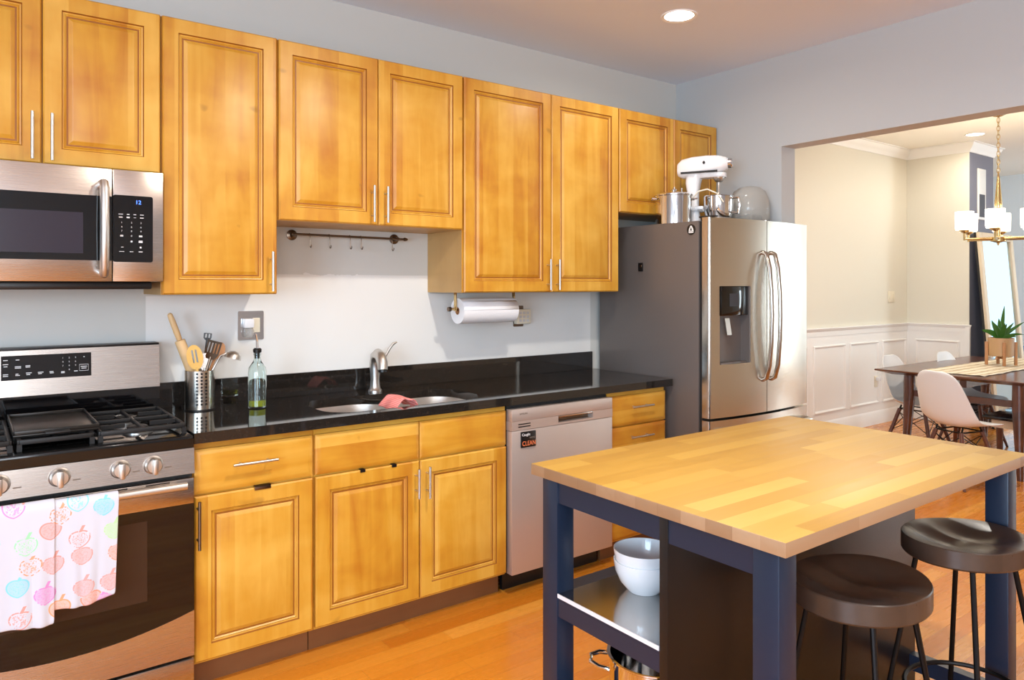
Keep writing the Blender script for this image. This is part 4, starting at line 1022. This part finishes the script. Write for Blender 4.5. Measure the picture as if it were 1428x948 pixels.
t = thing('dining_bench', 'low black-topped bench tucked along the near side of the dining table', 'bench', (6.3, -1.33, 0))
B().box(5.705, 7.1, -1.56, -1.0, .415, .440, bev=.003).build('seat', 'bench', t)
B().box(5.75, 7.05, -1.52, -1.05, .35, .4145).build('apron', 'benchapron', t)
for x in (5.80, 7.0):
    for y in (-1.48, -1.09): B().tube([(x, y, .35), (x, y, 0)], [.026, .018], 10).build('leg', 'walnut', t)

# plant
px, py = 6.528, -.841
t = thing('potted_plant', 'green leafy plant in a tan pot on a wooden stand on the dining table', 'plant', (px, py, .757))
zt = .7625
B().lathe([(.085, .075), (.094, .08), (.098, .235), (.090, .235), (.088, .10), (.001, .095)], (px, py, zt), 32).build('pot', 'terra', t)
B().lathe([(.089, .215), (.001, .222)], (px, py, zt), 24, cap0=False).build('soil', 'soil', t)
for k in range(4):
    a = .55 + k * PI / 2; x, y = px + .108 * math.cos(a), py + .108 * math.sin(a)
    B().box(-.011, .011, -.011, .011, 0, .20, bev=.002).xform(Matrix.Translation((x, y, zt)) @ Matrix.Rotation(a, 4, 'Z')).build('stand_leg', 'brownwood', t)
B().xform(Matrix()).box(-.10, .10, -.008, .008, .055, .073).xform(Matrix.Rotation(.55, 4, 'Z')).box(-.10, .10, -.008, .008, .0555, .0725).xform(Matrix.Translation((px, py, zt))).build('stand_cross', 'brownwood', t)
rv = Vector((.80, -.60, 0)); dv = Vector((.6, .8, 0))
for (sx, dx, h, cur, w_) in ((.03, .0, .30, .12, .020), (-.16, .02, .135, .02, .026), (-.10, -.04, .16, .0, .028), (-.05, .05, .17, .02, .03), (.0, -.05, .15, 0, .028), (.14, .0, .075, .02, .02), (.23, .03, .16, .05, .017), (.08, .04, .14, -.03, .022), (-.12, .05, .12, .03, .026), (.17, -.05, .10, .01, .016), (-.02, 0, .19, .02, .024), (.10, -.02, .155, -.05, .018)):
    pts = []; n = 9
    for i in range(n):
        f = i / (n - 1)
        c = Vector((px, py, zt + .215)) + rv * (sx * f ** 1.3) + dv * (dx * f) + Vector((0, 0, h * f - .05 * f ** 3 * (h < .14)))
        ww = w_ * (math.sin(PI * min(1, .18 + f * .82)) ** .8) * (1 if f < .99 else .05)
        side = (Vector((rv.x * h - 0, rv.y * h, -sx)).normalized() if abs(sx) > .06 else rv)
        pts.append([c - side * ww, c + Vector((0, 0, -.25 * ww)) + dv * .2 * ww, c + side * ww])
    B().grid(pts).build('leaf', 'leaf', t, solid=.002, sub=1)

# chandelier
hx, hy_ = 6.46, -.845
CZ = 1.815
t = thing('chandelier', 'brass chandelier with six lit white drum shades over the dining table', 'chandelier', (hx, hy_, ZD))
B().lathe([(.065, 0), (.065, -.012), (.03, -.03), (.008, -.035)], (hx, hy_, ZD - .0005), 28).build('canopy', 'brass', t)
b = B(); z = ZD - .04; k = 0
while z > 2.42:
    pts = [(hx + (.012 * math.sin(a) if k % 2 else 0), hy_ + (0 if k % 2 else .012 * math.sin(a)), z - .022 + .024 * math.cos(a)) for a in [2 * PI * i / 12 for i in range(12)]]
    b.tube(pts, .003, 6, closed=True); z -= .036; k += 1
b.build('chain', 'brass', t)
B().tube([(hx, hy_, ZD - .04), (hx + .01, hy_, 2.7), (hx - .008, hy_, 2.55), (hx, hy_, 2.40)], .003, 6).build('cord', 'ivory', t)
B().lathe([(.004, 2.43), (.008, 2.40), (.028, 2.17), (.028, 2.12), (.02, 2.11), (.016, CZ + .06), (.06, CZ + .05), (.06, CZ + .015), (.045, CZ + .01), (.012, CZ), (.008, CZ - .02), (.001, CZ - .022)], (hx, hy_, 0), 28).build('stem', 'brass', t)
va = math.atan2(.451, 1.067)
for k in range(6):
    a = va + PI + math.radians(-8 + 60 * k)   # first arm points at the kitchen
    d = Vector((math.cos(a), math.sin(a), 0)); c = Vector((hx, hy_, CZ + .035)); e = c + d * .27
    ar = B().tube([c + d * .05, c + d * .16, e], [.016, .012, .008], 10).tube([e + Vector((0, 0, -.012)), e + Vector((0, 0, .055))], .009, 10).lathe([(.012, .05), (.04, .068), (.042, .078), (.001, .08)], tuple(e), 24).build('arm', 'brass', t)
    B().lathe([(.066, .0785), (.070, .10), (.072, .20), (.071, .235), (.069, .235), (.069, .10), (.03, .0795)], tuple(e), 32, cap0=False, cap1=False).build('lamp_shade', 'shade', ar)
    l = bpy.data.lights.new('bulb', 'POINT'); l.energy = 2.2; l.color = (1, .86, .66); l.shadow_soft_size = .05
    lo_ = bpy.data.objects.new('bulb', l); C.objects.link(lo_); lo_.parent = ar; lo_.location = e + Vector((0, 0, .26)) - Vector((hx, hy_, ZD))

# wall plates, vent
o = B().box(7.248, 7.385, YD - .007, YD - .0005, 1.268, 1.388, bev=.002)
t = thing('switch_plate', 'ivory switch plate on the dining wall above the chair rail', 'switch', (7.316, YD, 1.27))
o.build('plate', 'ivory', t)
B().box(7.268, 7.295, YD - .011, YD - .0072, 1.30, 1.356, bev=.001).build('rocker', 'ivory', t)
B().box(7.338, 7.365, YD - .011, YD - .0072, 1.30, 1.356, bev=.001).build('rocker', 'ivory', t)
t = thing('outlet_cover', 'white outlet cover with a plug, low on the wainscot beside the table', 'outlet', (6.985, YD - .006, .39))
B().box(6.95, 7.02, YD - .012, YD - .0065, .39, .505, bev=.001).build('plate', 'ivory', t)
B().box(6.968, 7.002, YD - .05, YD - .0122, .455, .495, bev=.004).build('plug', 'white', t)
t = thing('wall_vent', 'white louvred air return vent high on the grey chase wall', 'vent', (8.0, YC, 2.12))
B().box(7.865, 8.065, YC - .012, YC - .0005, 2.145, 2.68, bev=.002).build('frame', 'trimwhite', t)
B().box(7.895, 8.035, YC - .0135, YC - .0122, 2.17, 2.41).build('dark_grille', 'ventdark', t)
b = B()
for i in range(16): b.box(7.895, 8.035, YC - .017, YC - .0122, 2.435 + i * .0145, 2.443 + i * .0145)
b.build('louvres', 'trimwhite', t)

# leaning mirror: bottom stands out from the wall, top rests against it
ang = math.atan2(.165, 1.95)
def lean(b):
    return b.xform(Matrix.Translation((8.10, YC - .235, .002)) @ Matrix.Rotation(-ang, 4, 'X'))
MW, MH = .44, 2.0
t = thing('leaning_mirror', 'tall champagne-framed floor mirror leaning on the grey chase wall', 'mirror', (8.10, YC - .235, 0))
lean(B().box(-MW, MW, 0, .02, 0, MH)).build('backing', 'gasket', t)
lean(B().box(-MW, -MW + .075, -.03, -.0005, 0, MH, bev=.006).box(MW - .075, MW, -.03, -.0005, 0, MH, bev=.006).box(-MW + .075, MW - .075, -.03, -.0005, 0, .075, bev=.006).box(-MW + .075, MW - .075, -.03, -.0005, MH - .075, MH, bev=.006)).build('frame', 'frame', t)
lean(B().box(-MW + .075, MW - .075, -.010, -.0008, .075, MH - .075)).build('glass', 'mirror', t)

t = thing('ottoman', 'blue upholstered cube seat in the bright room past the mirror', 'ottoman', (9.75, .1, 0))
B().box(9.55, 9.95, -.12, .32, .06, .70, bev=.03, seg=3).build('seat', 'blue', t)
for x in (9.6, 9.9):
    for y in (-.07, .27): B().tube([(x, y, 0), (x, y, .062)], .018, 10).build('foot', 'walnut', t)
